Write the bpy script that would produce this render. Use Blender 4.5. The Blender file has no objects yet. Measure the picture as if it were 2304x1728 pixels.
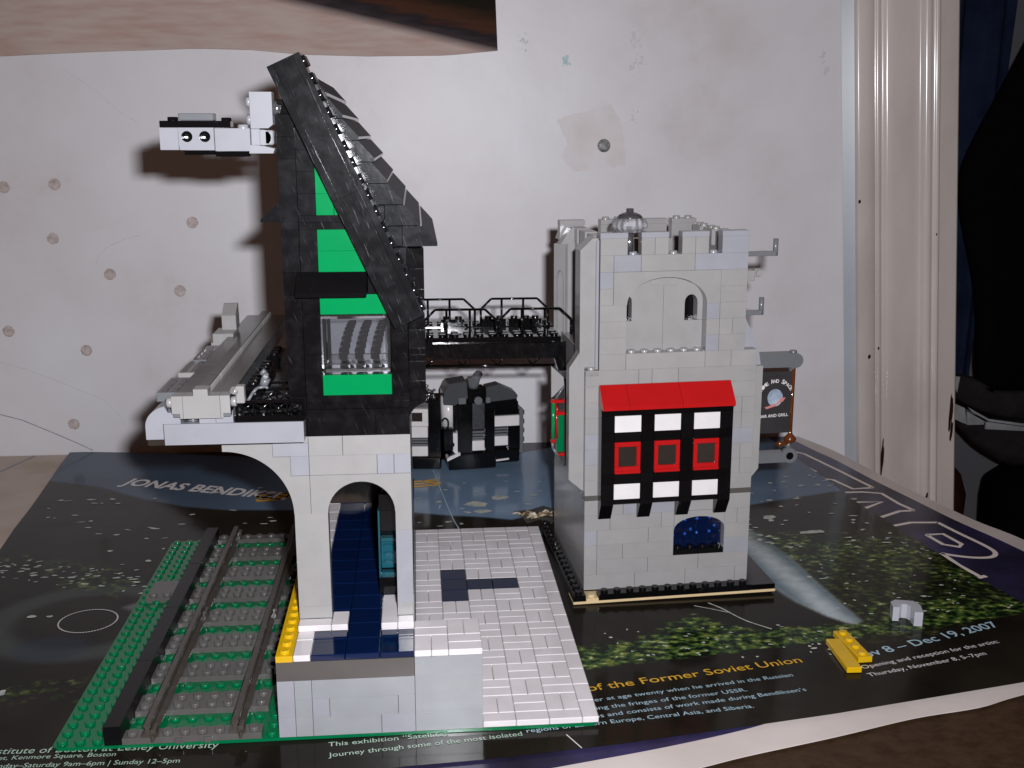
import bpy, bmesh, math, random
import numpy as np
from mathutils import Vector, Matrix

# ------------------------------------------------------------------ camera, light, exposure
S = 0.008                      # one brick stud is 8 mm; everything below is laid out in studs
rad = math.radians
scene = bpy.context.scene
COL = scene.collection
random.seed(7)

cam_data = bpy.data.cameras.new('camera')
cam = bpy.data.objects.new('camera', cam_data)
COL.objects.link(cam)
CAM = Vector((21.5607, -56.8774, 34.5898))
yaw, pitch, roll = 0.0901, 0.2320, -0.0014
fwd = Vector((math.sin(yaw)*math.cos(pitch), math.cos(yaw)*math.cos(pitch), -math.sin(pitch)))
right = Vector((math.cos(yaw), -math.sin(yaw), 0))
down = fwd.cross(right)
r2 = math.cos(roll)*right + math.sin(roll)*down
d2 = -math.sin(roll)*right + math.cos(roll)*down
m = Matrix((r2, -d2, -fwd)).transposed().to_4x4()
m.translation = CAM*S
cam.matrix_world = m
cam_data.sensor_width = 36.0
cam_data.lens = 36.0*2386.1/2304.0
cam_data.clip_start = 0.01
cam_data.clip_end = 50
scene.camera = cam

world = bpy.data.worlds.new('World')
scene.world = world
world.use_nodes = True
wb = world.node_tree.nodes['Background']
wb.inputs[0].default_value = (1.0, 0.42, 0.22, 1)      # faint warm room light
wb.inputs[1].default_value = 0.05

# the camera's own flash: a small lamp just above and to the right of the lens
fl = bpy.data.lights.new('camera_flash', 'AREA')
fl.shape = 'RECTANGLE'
fl.size = 0.015
fl.size_y = 0.010
fl.energy = 6.0
fl.color = (0.945, 0.950, 1.0)
flash = bpy.data.objects.new('camera_flash', fl)
COL.objects.link(flash)
FL = Vector((24.5, -57.2, 37.6))
flash.location = FL*S
flash.rotation_euler = (Vector((29, 30, 17)) - FL).to_track_quat('-Z', 'Y').to_euler()

vs = scene.view_settings
vs.view_transform = 'Standard'
vs.look = 'None'
vs.exposure = 0.0
vs.gamma = 1.0
vs.use_curve_mapping = False
scene.render.engine = 'CYCLES'
scene.cycles.max_bounces = 8
scene.cycles.transparent_max_bounces = 8
scene.cycles.caustics_reflective = False
scene.cycles.caustics_refractive = False

# ------------------------------------------------------------------ materials
MATS = {}
def new_mat(name):
    mt = bpy.data.materials.new(name)
    mt.use_nodes = True
    nt = mt.node_tree
    MATS[name] = mt
    return mt, nt, nt.nodes['Principled BSDF']

def node(nt, typ, **kw):
    n = nt.nodes.new(typ)
    for k, v in kw.items():
        setattr(n, k, v)
    return n

def plastic(name, col, rough=0.22, var=0.06, scratch=0.0, bump=0.02, trans=0.0, spec=0.5, dust=0.0):
    mt, nt, b = new_mat(name)
    b.inputs['Roughness'].default_value = rough
    b.inputs['IOR'].default_value = 1.5
    b.inputs['Specular IOR Level'].default_value = spec
    if trans:
        b.inputs['Transmission Weight'].default_value = trans
    tc = node(nt, 'ShaderNodeTexCoord')
    oi = node(nt, 'ShaderNodeObjectInfo')
    # piece to piece variation, as moulded plastic of different batches shows
    mp = node(nt, 'ShaderNodeMapRange')
    mp.inputs['To Min'].default_value = 1-var
    mp.inputs['To Max'].default_value = 1+var
    nt.links.new(oi.outputs['Random'], mp.inputs['Value'])
    nz = node(nt, 'ShaderNodeTexNoise')
    nz.inputs['Scale'].default_value = 90
    nz.inputs['Detail'].default_value = 5
    geo = node(nt, 'ShaderNodeNewGeometry')
    nt.links.new(geo.outputs['Position'], nz.inputs['Vector'])
    mp2 = node(nt, 'ShaderNodeMapRange')
    mp2.inputs['From Min'].default_value = 0.3
    mp2.inputs['From Max'].default_value = 0.7
    mp2.inputs['To Min'].default_value = 0.95
    mp2.inputs['To Max'].default_value = 1.04
    nt.links.new(nz.outputs['Fac'], mp2.inputs['Value'])
    mul = node(nt, 'ShaderNodeMath', operation='MULTIPLY')
    nt.links.new(mp.outputs[0], mul.inputs[0]); nt.links.new(mp2.outputs[0], mul.inputs[1])
    hs = node(nt, 'ShaderNodeHueSaturation')
    hs.inputs['Color'].default_value = (*col, 1)
    nt.links.new(mul.outputs[0], hs.inputs['Value'])
    out = hs.outputs[0]
    if scratch or dust:
        # fine scratches: stretched noise, thresholded to thin pale hairlines
        mx = node(nt, 'ShaderNodeMix', data_type='RGBA')
        mpg = node(nt, 'ShaderNodeMapping', vector_type='TEXTURE')
        mpg.inputs['Rotation'].default_value = (0.0, 1.2, 0.1)
        mpg.inputs['Scale'].default_value = (1/120, 1/160, 1/1700)
        nt.links.new(geo.outputs['Position'], mpg.inputs['Vector'])
        ns = node(nt, 'ShaderNodeTexNoise')
        ns.inputs['Scale'].default_value = 1.0
        ns.inputs['Detail'].default_value = 3
        nt.links.new(mpg.outputs[0], ns.inputs['Vector'])
        rp = node(nt, 'ShaderNodeMapRange')
        rp.inputs['From Min'].default_value = 0.64
        rp.inputs['From Max'].default_value = 0.72
        rp.inputs['To Max'].default_value = scratch
        nt.links.new(ns.outputs['Fac'], rp.inputs['Value'])
        nd = node(nt, 'ShaderNodeTexNoise')
        nd.inputs['Scale'].default_value = 160
        nd.inputs['Detail'].default_value = 8
        nt.links.new(geo.outputs['Position'], nd.inputs['Vector'])
        rd = node(nt, 'ShaderNodeMapRange')
        rd.inputs['From Min'].default_value = 0.45
        rd.inputs['From Max'].default_value = 0.75
        rd.inputs['To Max'].default_value = dust
        nt.links.new(nd.outputs['Fac'], rd.inputs['Value'])
        ad = node(nt, 'ShaderNodeMath', operation='ADD', use_clamp=True)
        nt.links.new(rp.outputs[0], ad.inputs[0]); nt.links.new(rd.outputs[0], ad.inputs[1])
        nt.links.new(ad.outputs[0], mx.inputs['Factor'])
        nt.links.new(out, mx.inputs['A'])
        mx.inputs['B'].default_value = (0.16, 0.16, 0.17, 1)
        out = mx.outputs['Result']
        rr = node(nt, 'ShaderNodeMapRange')
        rr.inputs['To Min'].default_value = rough
        rr.inputs['To Max'].default_value = rough+0.06
        nt.links.new(nd.outputs['Fac'], rr.inputs['Value'])
        nt.links.new(rr.outputs[0], b.inputs['Roughness'])
    nt.links.new(out, b.inputs['Base Color'])
    if bump:
        bp = node(nt, 'ShaderNodeBump')
        bp.inputs['Strength'].default_value = bump
        bp.inputs['Distance'].default_value = 0.0006
        n3 = node(nt, 'ShaderNodeTexNoise')
        n3.inputs['Scale'].default_value = 260
        n3.inputs['Detail'].default_value = 2
        nt.links.new(geo.outputs['Position'], n3.inputs['Vector'])
        nt.links.new(n3.outputs['Fac'], bp.inputs['Height'])
        nt.links.new(bp.outputs[0], b.inputs['Normal'])
    return mt

plastic('grey', (0.268, 0.261, 0.257), var=0.03)
plastic('bluegrey', (0.260, 0.263, 0.290), var=0.03)
plastic('coolgrey', (0.248, 0.258, 0.268), var=0.025)
plastic('slategrey', (0.055, 0.058, 0.064), rough=0.2, var=0.04)
plastic('palegrey', (0.36, 0.365, 0.40))
plastic('midgrey', (0.13, 0.135, 0.145), var=0.05)
plastic('darkgrey', (0.075, 0.068, 0.062), var=0.06)
plastic('trackgrey', (0.085, 0.08, 0.075), var=0.08, dust=0.15, rough=0.13)
plastic('railgrey', (0.055, 0.046, 0.038), var=0.05, rough=0.2, dust=0.15)
plastic('black', (0.0045, 0.0045, 0.005), rough=0.06, scratch=0.10, dust=0.03, var=0.3, bump=0.05)
plastic('newblack', (0.003, 0.003, 0.0035), rough=0.05, scratch=0.03, var=0.3)
plastic('wornblack', (0.006, 0.0065, 0.0075), rough=0.085, scratch=0.42, dust=0.05, bump=0.05)
plastic('topblack', (0.006, 0.0065, 0.0075), rough=0.085, scratch=0.18, dust=0.04, var=0.3, bump=0.05)
plastic('roofblack', (0.009, 0.0095, 0.011), rough=0.11, scratch=0.3, dust=0.08, bump=0.07, spec=0.25)
plastic('white', (0.66, 0.635, 0.63), var=0.02)
plastic('tile', (0.60, 0.565, 0.575), rough=0.09, var=0.04)
plastic('navy', (0.0022, 0.009, 0.042), rough=0.06, var=0.12)
plastic('deckblue', (0.007, 0.013, 0.040), rough=0.1, var=0.12, spec=0.08)
plastic('brightgreen', (0.0, 0.19, 0.055), rough=0.12, var=0.04)
plastic('basegreen', (0.0, 0.12, 0.042), rough=0.14, var=0.02)
plastic('yellow', (0.55, 0.33, 0.004), rough=0.14, var=0.05)
plastic('red', (0.38, 0.008, 0.009), rough=0.12, var=0.04)
plastic('tan', (0.55, 0.42, 0.24), rough=0.2)
plastic('orangeclear', (0.13, 0.034, 0.008), rough=0.08, trans=0.2)
plastic('smoke', (0.028, 0.022, 0.018), rough=0.07, var=0.3)
plastic('kerbblack', (0.0035, 0.0035, 0.004), rough=0.3, spec=0.3)
plastic('bluepane', (0.002, 0.006, 0.030), rough=0.05, var=0.2)
plastic('bluesparkle', (0.01, 0.06, 0.28), rough=0.12)  # brighter than the pane: sparkle of light put into the knob colour
plastic('brownshade', (0.03, 0.021, 0.016), rough=0.2)  # brown of the ceiling pieces, also dark of the arcade's unlit end
plastic('silver', (0.45, 0.46, 0.48), rough=0.15)
MATS['silver'].node_tree.nodes['Principled BSDF'].inputs['Metallic'].default_value = 0.9
plastic('steel', (0.10, 0.10, 0.105), rough=0.16)
MATS['steel'].node_tree.nodes['Principled BSDF'].inputs['Metallic'].default_value = 0.5

def thin_pane(name, tint, mixin=0.0, rough=0.03):
    """clear moulded sheet: light passes tinted, the surface mirrors by Fresnel, a little haze scatters"""
    mt, nt, b = new_mat(name)
    out = nt.nodes['Material Output']
    nt.nodes.remove(b)
    tr = node(nt, 'ShaderNodeBsdfTransparent'); tr.inputs[0].default_value = (*tint, 1)
    gl = node(nt, 'ShaderNodeBsdfGlossy'); gl.inputs['Roughness'].default_value = rough
    df = node(nt, 'ShaderNodeBsdfDiffuse'); df.inputs[0].default_value = (*[min(1, t*.9) for t in tint], 1)
    fr = node(nt, 'ShaderNodeFresnel'); fr.inputs[0].default_value = 1.5
    m1 = node(nt, 'ShaderNodeMixShader'); m1.inputs[0].default_value = mixin
    m2 = node(nt, 'ShaderNodeMixShader')
    nt.links.new(tr.outputs[0], m1.inputs[1]); nt.links.new(df.outputs[0], m1.inputs[2])
    nt.links.new(fr.outputs[0], m2.inputs[0]); nt.links.new(m1.outputs[0], m2.inputs[1]); nt.links.new(gl.outputs[0], m2.inputs[2])
    nt.links.new(m2.outputs[0], out.inputs['Surface'])
thin_pane('clear', (0.93, 0.93, 0.95), 0.012)
thin_pane('ribclear', (0.85, 0.85, 0.88), 0.22)
thin_pane('cyanpane', (0.10, 0.55, 0.68), 0.12)

plastic('slopegrain', (0.010, 0.010, 0.011), rough=0.55, var=0.2, bump=0.2, spec=0.2)

def noisy(name, cols, scale, rough=0.6, detail=6, stretch=(1, 1, 1), bump=0.0, lo=0.35, hi=0.65, bscale=None, bdist=0.001, spec=0.4):
    mt, nt, b = new_mat(name)
    geo = node(nt, 'ShaderNodeNewGeometry')
    mp = node(nt, 'ShaderNodeMapping')
    mp.inputs['Scale'].default_value = stretch
    nt.links.new(geo.outputs['Position'], mp.inputs['Vector'])
    nz = node(nt, 'ShaderNodeTexNoise')
    nz.inputs['Scale'].default_value = scale
    nz.inputs['Detail'].default_value = detail
    nz.inputs['Roughness'].default_value = 0.6
    nt.links.new(mp.outputs[0], nz.inputs['Vector'])
    cr = node(nt, 'ShaderNodeValToRGB')
    e = cr.color_ramp.elements
    for i, c in enumerate(cols):
        t = lo + (hi-lo)*i/(len(cols)-1)
        el = e[i] if i < 2 else e.new(t)
        el.position = t
        el.color = (*c, 1)
    nt.links.new(nz.outputs['Fac'], cr.inputs['Fac'])
    nt.links.new(cr.outputs[0], b.inputs['Base Color'])
    b.inputs['Roughness'].default_value = rough
    b.inputs['Specular IOR Level'].default_value = spec
    if bump:
        bp = node(nt, 'ShaderNodeBump')
        bp.inputs['Strength'].default_value = bump
        bp.inputs['Distance'].default_value = bdist
        n2 = node(nt, 'ShaderNodeTexNoise')
        n2.inputs['Scale'].default_value = bscale or scale*2
        n2.inputs['Detail'].default_value = 4
        nt.links.new(mp.outputs[0], n2.inputs['Vector'])
        nt.links.new(n2.outputs['Fac'], bp.inputs['Height'])
        nt.links.new(bp.outputs[0], b.inputs['Normal'])
    return mt

noisy('wallpaint', [(0.53, 0.49, 0.49), (0.62, 0.595, 0.61), (0.65, 0.64, 0.66), (0.68, 0.685, 0.71)], 6, rough=0.42, detail=10, bump=0.25, bscale=24, bdist=0.002, lo=0.28, hi=0.7)
noisy('casingpaint', [(0.47, 0.42, 0.385), (0.54, 0.485, 0.45), (0.59, 0.535, 0.50)], 14, rough=0.16, detail=8, stretch=(1, 1, 0.35), bump=0.12, bscale=40)
noisy('returnshadow', [(0.34, 0.365, 0.40), (0.40, 0.42, 0.46)], 12, rough=0.35)  # blue-grey holds the bluish shadow along the wall return
noisy('barewood', [(0.012, 0.003, 0.002), (0.024, 0.006, 0.004)], 120, rough=0.6, spec=.15)
noisy('tablewood', [(0.026, 0.013, 0.007), (0.035, 0.019, 0.010), (0.044, 0.024, 0.013)], 120, rough=0.5, spec=.2, detail=8, stretch=(1, 1.5, 1), bump=0.2)
noisy('beigepaper', [(0.40, 0.31, 0.24), (0.47, 0.385, 0.32), (0.50, 0.42, 0.36)], 18, rough=0.5, detail=6, bump=0.35, bscale=9, bdist=0.004)
noisy('papermargin', [(0.50, 0.44, 0.41), (0.57, 0.51, 0.48)], 16, rough=0.35, bump=0.2, bscale=14)
noisy('navypaper', [(0.012, 0.010, 0.020), (0.022, 0.018, 0.045), (0.038, 0.032, 0.10)], 11, rough=0.25, spec=.2, detail=6, bump=0.25, bscale=12, bdist=0.003)
noisy('ink_cream', [(0.66, 0.58, 0.52), (0.72, 0.64, 0.58)], 60, rough=0.4)
noisy('ink_blue', [(0.29, 0.42, 0.48), (0.35, 0.48, 0.55)], 80, rough=0.35)
noisy('ink_white', [(0.60, 0.57, 0.57), (0.66, 0.63, 0.63)], 80, rough=0.35)
noisy('ink_green', [(0.30, 0.42, 0.34), (0.38, 0.5, 0.4)], 80, rough=0.35)
noisy('ink_yellow', [(0.56, 0.30, 0.01), (0.62, 0.36, 0.02)], 80, rough=0.35)
noisy('fleck', [(0.24, 0.29, 0.28), (0.42, 0.44, 0.40), (0.5, 0.47, 0.38)], 200, rough=0.5)
noisy('fillerspot', [(0.34, 0.27, 0.26), (0.47, 0.40, 0.38), (0.53, 0.47, 0.45)], 260, rough=0.6)
noisy('nailsteel', [(0.07, 0.07, 0.07), (0.2, 0.195, 0.19), (0.34, 0.33, 0.32)], 420, rough=.45)
noisy('grubby', [(0.59, 0.55, 0.545), (0.645, 0.615, 0.625)], 40, rough=0.5)
noisy('spotrim', [(0.30, 0.24, 0.23), (0.42, 0.36, 0.34)], 300, rough=0.6)
noisy('smudge', [(0.51, 0.50, 0.52), (0.59, 0.58, 0.60)], 300, rough=0.6)
noisy('blackcloth', [(0.0008, 0.0008, 0.001), (0.0015, 0.0015, 0.002)], 80, rough=0.9, bump=0.3, spec=.04)
noisy('navycloth', [(0.005, 0.008, 0.020), (0.009, 0.014, 0.032)], 30, rough=0.9, bump=0.3, spec=.05)
noisy('rimwhite', [(0.16, 0.17, 0.18), (0.24, 0.25, 0.26)], 60, rough=0.6)
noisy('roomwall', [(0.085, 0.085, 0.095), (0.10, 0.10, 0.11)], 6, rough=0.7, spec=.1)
noisy('bagcloth', [(0.009, 0.008, 0.008), (0.016, 0.014, 0.014)], 60, rough=0.8, bump=.3, spec=.1)
noisy('stain_teal', [(0.26, 0.44, 0.47), (0.42, 0.53, 0.55)], 200, rough=0.5)
noisy('pencil', [(0.22, 0.21, 0.24), (0.34, 0.33, 0.36)], 150, rough=0.6)
noisy('burnt', [(0.02, 0.016, 0.012), (0.20, 0.13, 0.06), (0.50, 0.42, 0.30), (0.62, 0.58, 0.5)], 130, rough=0.4, lo=0.35, hi=0.6)
noisy('dirtydark', [(0.02, 0.018, 0.014), (0.05, 0.05, 0.035)], 150, rough=0.5)

# ------------------------------------------------------------------ mesh helpers (all in studs)
class MB:
    def __init__(s): s.v = []; s.f = []; s.sm = []
    def add(s, vs, fs, smooth=False):
        o = len(s.v)
        s.v += [tuple(p) for p in vs]
        for f in fs:
            s.f.append([o+i for i in f]); s.sm.append(smooth)
        return s
    def box(s, x0, y0, z0, x1, y1, z1, ch=0.03):
        ch = min(ch, .3*(x1-x0), .3*(y1-y0), .3*(z1-z0))
        vs = []; idx = {}
        for i, X in enumerate((x0, x1)):
            for j, Y in enumerate((y0, y1)):
                for k, Z in enumerate((z0, z1)):
                    dx, dy, dz = (ch if i == 0 else -ch), (ch if j == 0 else -ch), (ch if k == 0 else -ch)
                    idx[i, j, k, 0] = len(vs); vs.append((X, Y+dy, Z+dz))
                    idx[i, j, k, 1] = len(vs); vs.append((X+dx, Y, Z+dz))
                    idx[i, j, k, 2] = len(vs); vs.append((X+dx, Y+dy, Z))
        I = idx
        fs = []
        def q(a, flip):
            fs.append(a[::-1] if flip else a)
        for i in (0, 1):
            q([I[i,0,0,0], I[i,1,0,0], I[i,1,1,0], I[i,0,1,0]], i == 0)
            q([I[0,i,0,1], I[1,i,0,1], I[1,i,1,1], I[0,i,1,1]], i == 1)
            q([I[0,0,i,2], I[1,0,i,2], I[1,1,i,2], I[0,1,i,2]], i == 0)
        for i in (0, 1):
            for j in (0, 1):
                q([I[i,j,0,0], I[i,j,1,0], I[i,j,1,1], I[i,j,0,1]], (i+j) % 2 == 1)
                q([I[i,0,j,0], I[i,0,j,2], I[i,1,j,2], I[i,1,j,0]], (i+j) % 2 == 1)
                q([I[0,i,j,1], I[1,i,j,1], I[1,i,j,2], I[0,i,j,2]], (i+j) % 2 == 1)
        for i in (0, 1):
            for j in (0, 1):
                for k in (0, 1):
                    q([I[i,j,k,0], I[i,j,k,1], I[i,j,k,2]], (i+j+k) % 2 == 1)
        return s.add(vs, fs)
    def cyl(s, p0, p1, r, n=14, r1=None, cap0=True, cap1=True, bev=0.0):
        p0 = Vector(p0); p1 = Vector(p1); ax = (p1-p0).normalized()
        t = Vector((1, 0, 0)) if abs(ax.x) < .9 else Vector((0, 1, 0))
        u = ax.cross(t).normalized(); w = ax.cross(u)
        r1 = r if r1 is None else r1
        rings = [(p0, r), (p1, r1)] if not bev else [(p0, r), (p1-ax*bev, r1), (p1, r1-bev)]
        vs = []
        for c, rr in rings:
            for i in range(n):
                a = 2*math.pi*i/n
                vs.append(c+u*(rr*math.cos(a))+w*(rr*math.sin(a)))
        o = len(s.v); s.v += [tuple(v) for v in vs]
        for k in range(len(rings)-1):
            for i in range(n):
                j = (i+1) % n
                s.f.append([o+k*n+i, o+k*n+j, o+(k+1)*n+j, o+(k+1)*n+i]); s.sm.append(True)
        if cap0: s.f.append([o+i for i in range(n)][::-1]); s.sm.append(False)
        if cap1: s.f.append([o+(len(rings)-1)*n+i for i in range(n)]); s.sm.append(False)
        return s
    def stud(s, x, y, z, n=12, r=.3, h=.21):
        return s.cyl((x, y, z), (x, y, z+h), r, n, cap0=False, bev=.035)
    def prism(s, pts, axis, c0, c1, smooth=False):
        n = len(pts)
        ar = sum(pts[i][0]*pts[(i+1) % n][1]-pts[(i+1) % n][0]*pts[i][1] for i in range(n))
        P = list(pts) if ar > 0 else list(pts)[::-1]
        def mk(p, c):
            return {'y': (p[0], c, p[1]), 'x': (c, p[0], p[1]), 'z': (p[0], p[1], c)}[axis]
        vs = [mk(p, c0) for p in P]+[mk(p, c1) for p in P]
        flip = axis == 'y'
        fs = [list(range(n))[::-1], list(range(n, 2*n))]
        fs += [[i, (i+1) % n, n+(i+1) % n, n+i] for i in range(n)]
        if flip: fs = [f[::-1] for f in fs]
        o = len(s.v); s.v += vs
        for k, f in enumerate(fs):
            s.f.append([o+i for i in f]); s.sm.append(smooth and k >= 2)
        return s
    def lathe(s, c, prof, n=24):
        vs = []
        for r, z in prof:
            for i in range(n):
                a = 2*math.pi*i/n
                vs.append((c[0]+r*math.cos(a), c[1]+r*math.sin(a), c[2]+z))
        fs = []
        for k in range(len(prof)-1):
            for i in range(n):
                j = (i+1) % n
                fs.append([k*n+i, k*n+j, (k+1)*n+j, (k+1)*n+i])
        return s.add(vs, fs, True)
    def tube(s, pts, r, n=8):
        pts = [Vector(p) for p in pts]
        for a, c in zip(pts[:-1], pts[1:]):
            s.cyl(a, c, r, n)
        return s
    def flat(s, pts, z):
        return s.add([(x, y, z) for x, y in pts], [list(range(len(pts)))])
    def sheet(s, pts, z, t):
        n = len(pts)
        ar = sum(pts[i][0]*pts[(i+1) % n][1]-pts[(i+1) % n][0]*pts[i][1] for i in range(n))
        return s.prism(pts if ar > 0 else pts[::-1], 'z', z-t, z)
    def mesh(s, name):
        me = bpy.data.meshes.new(name)
        me.from_pydata([(a*S, b_*S, c*S) for a, b_, c in s.v], [], s.f)
        me.polygons.foreach_set('use_smooth', s.sm)
        me.update()
        return me

OFF = {}
def link(name, me, mat, parent, loc=(0, 0, 0)):
    o = bpy.data.objects.new(name, me)
    if me is not None and mat and not me.materials:
        me.materials.append(MATS[mat])
    COL.objects.link(o)
    off = Vector((0, 0, 0))
    if parent is not None:
        o.parent = parent
        off = OFF.get(parent.name, Vector((0, 0, 0)))
    o.location = (Vector(loc)-off)*S
    OFF[o.name] = Vector(loc)
    return o
def obj(name, mb, mat, parent=None, label=None):
    o = link(name, mb.mesh(name), mat, parent, (0, 0, 0) if parent is None else OFF.get(parent.name, Vector((0, 0, 0))))
    # vertices are in the thing's frame; shift so that they land there whatever the parent's own offset
    if parent is not None:
        off = OFF.get(parent.name, Vector((0, 0, 0)))
        if off.length > 0:
            o.location = -off*S
            OFF[o.name] = Vector((0, 0, 0))
        else:
            o.location = (0, 0, 0); OFF[o.name] = Vector((0, 0, 0))
    if label: o['label'] = label
    return o
def thing(name, label, cat, loc=(0, 0, 0), group=None):
    o = bpy.data.objects.new(name, None)
    COL.objects.link(o)
    o.empty_display_size = 0.01
    o.location = Vector(loc)*S
    OFF[o.name] = Vector((0, 0, 0))
    o['label'] = label; o['category'] = cat
    if group: o['group'] = group
    return o
def tag(o, label, cat, group=None):
    o['label'] = label; o['category'] = cat
    if group: o['group'] = group
    return o
def struct(o):
    o['kind'] = 'structure'
    return o

CACHE = {}
GAP = 0.011
def piece(parent, x0, y0, z0, x1, y1, z1, mat, name='brick', studs=None, gap=GAP, ch=None):
    if ch is None: ch = .042 if name == 'tile' else .012
    """one moulded piece; alike pieces share their mesh. studs: None, 'all' or a list of (i, j)"""
    d = (round(x1-x0, 3), round(y1-y0, 3), round(z1-z0, 3))
    key = (d, mat, str(studs), gap, ch)
    me = CACHE.get(key)
    if me is None:
        mb = MB().box(gap, gap, .002, d[0]-gap, d[1]-gap, d[2]-.002, ch)
        if studs:
            ij = [(i, j) for i in range(round(d[0])) for j in range(round(d[1]))] if studs == 'all' else studs
            for i, j in ij:
                mb.stud(i+.5, j+.5, d[2]-.01)
        me = mb.mesh(name)
        me.materials.append(MATS[mat])
        CACHE[key] = me
    return link(name, me, None, parent, (x0, y0, z0))

def arc(cx, cz, rx, rz, a0, a1, n):
    return [(cx+rx*math.cos(rad(a0+(a1-a0)*i/n)), cz+rz*math.sin(rad(a0+(a1-a0)*i/n))) for i in range(n+1)]

def text_obj(name, body, p0, p1, height, z, mat, parent, thick=0.0, shear=0.0, bold=0.0, plane='table'):
    """flat printed lettering between two baseline points, on the table plane or on a wall plane"""
    cu = bpy.data.curves.new(name, 'FONT')
    cu.body = body
    cu.size = 1.0
    cu.offset = bold
    cu.shear = shear
    cu.resolution_u = 3
    tmp = bpy.data.objects.new('tmp', cu)
    COL.objects.link(tmp)
    dg = bpy.context.evaluated_depsgraph_get()
    me = bpy.data.meshes.new_from_object(tmp.evaluated_get(dg))
    bpy.data.objects.remove(tmp)
    n = len(me.vertices)
    co = np.zeros(n*3); me.vertices.foreach_get('co', co); co = co.reshape(-1, 3)
    w0, w1 = co[:, 0].min(), co[:, 0].max()
    p0 = np.array(p0, float); p1 = np.array(p1, float)
    d = p1-p0; L = np.hypot(*d); e = d/L; nrm = np.array([-e[1], e[0]])
    X = (co[:, 0]-w0)/(w1-w0)*L
    Yy = co[:, 1]/0.70*height
    out = np.zeros_like(co)
    pos = p0[None]+X[:, None]*e[None]+Yy[:, None]*nrm[None]
    if plane == 'table':
        out[:, 0] = pos[:, 0]; out[:, 1] = pos[:, 1]; out[:, 2] = z
    else:                       # 'front': x and z in the picture plane, z holds the y of that plane
        out[:, 0] = pos[:, 0]; out[:, 2] = pos[:, 1]; out[:, 1] = z
    me.vertices.foreach_set('co', (out*S).ravel())
    me.update()
    me.materials.clear()
    o = link(name, me, mat, parent)
    o.location = (0, 0, 0)
    return o

# ------------------------------------------------------------------ setting: wall, room beyond, table
YW = 61.0
mb = MB()
mb.box(-120, YW, -60, 68.0, YW+4, 120, ch=.01)
mb.prism([(67.9, 120), (67.9, -60), (74.4+3.9, -60), (74.4-9.1, 120)][::1], 'y', YW+.01, YW+4)
wall = struct(obj('wall', mb, 'wallpaint'))
# plastered-over spots and small marks on the wall
def disc(mb, x, z, r, y, n=18, ry=None, t=0.06, jag=0.0):
    pts = []
    for i in range(n):
        a = 2*math.pi*i/n
        k = 1+jag*random.uniform(-1, 1)
        pts.append((x+r*k*math.cos(a), z+(ry or r)*k*math.sin(a)))
    mb.prism(pts, 'y', y-t*random.uniform(.6, 1.4), y)
for (x, z) in [(-21.6, 29), (-16.4, 29.3), (-17.1, 23.6), (-11.5, 19.7), (-2.4, 25.2), (-4.2, 17.8), (-22.7, 13.6), (-14.7, 11.35), (-16.8, 3.0)]:
    mb = MB(); disc(mb, x, z, .58, YW+.01, 22, jag=.04, t=.04)
    o = obj('filler_spot', mb, 'fillerspot', wall)
    mb = MB()
    for k in range(26):
        a0 = 2*math.pi*k/26; a1 = 2*math.pi*(k+1)/26
        if random.random() < .2: continue
        ro, ri = .62, .55
        mb.prism([(x+ri*math.cos(a0), z+ri*math.sin(a0)), (x+ro*math.cos(a0), z+ro*math.sin(a0)), (x+ro*math.cos(a1), z+ro*math.sin(a1)), (x+ri*math.cos(a1), z+ri*math.sin(a1))], 'y', YW-.05, YW-.03)
    obj('rim', mb, 'spotrim', o)
mb = MB()
pp = [(37.0, 35.9), (37.9, 36.5), (39.8, 36.8), (41.6, 37.4), (43.1, 37.7), (44.1, 35.8), (44.6, 34.0), (44.8, 31.1), (42.6, 31.0), (39.2, 30.4), (38.6, 31.0), (37.6, 32.0), (38.3, 33.6), (37.7, 34.6)]
pj = []
for a, c in zip(pp, pp[1:]+pp[:1]):
    for k in range(5):
        t = k/5; pj.append((a[0]+(c[0]-a[0])*t+random.uniform(-.1, .1), a[1]+(c[1]-a[1])*t+random.uniform(-.1, .1)))
mb.prism(pj, 'y', YW-.015, YW+.01)
obj('scuffed_patch', mb, 'grubby', wall)
mb = MB(); mb.lathe((0, 0, 0), [(0.0, .16), (.35, .15), (.6, .1), (.72, 0)], 20)
mb.v = [(x+42.3, YW-.03-z, y+33.3) for x, y, z in mb.v]
obj('nail_head', mb, 'nailsteel', wall)
mb = MB()
for x, z, r, n in [(45.4, 44.2, .5, 9), (45.9, 42.3, .45, 8), (45.2, 41.6, .3, 6), (67.0, 41.5, .3, 6), (66.4, 42.6, .3, 5), (33.5, 44.2, .35, 5), (45.7, 36.4, .3, 4), (36.9, 13, .2, 3)]:
    for k in range(n*2):
        disc(mb, x+random.gauss(0, r*.8), z+random.gauss(0, r*1.2), random.uniform(.05, .2), YW+.01, 7, jag=.3, t=.025)
o = obj('wall_smudge', mb, 'smudge', wall); o['kind'] = 'stuff'
mb = MB()
for k in range(9):
    disc(mb, 37.9+random.gauss(0, .18), 42.3+random.gauss(0, .4), random.uniform(.08, .26), YW+.01, 8, jag=.3, t=.02)
o = obj('paint_mark', mb, 'stain_teal', wall)
def hair(name, pts, w, mat='pencil'):
    mb = MB()
    for (x0, z0), (x1, z1) in zip(pts[:-1], pts[1:]):
        L = math.hypot(x1-x0, z1-z0); nx, nz = -(z1-z0)/L*w/2, (x1-x0)/L*w/2
        mb.prism([(x0-nx, z0-nz), (x1-nx, z1-nz), (x1+nx, z1+nz), (x0+nx, z0+nz)], 'y', YW-.02, YW+.01)
    return obj(name, mb, mat, wall)
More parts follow.
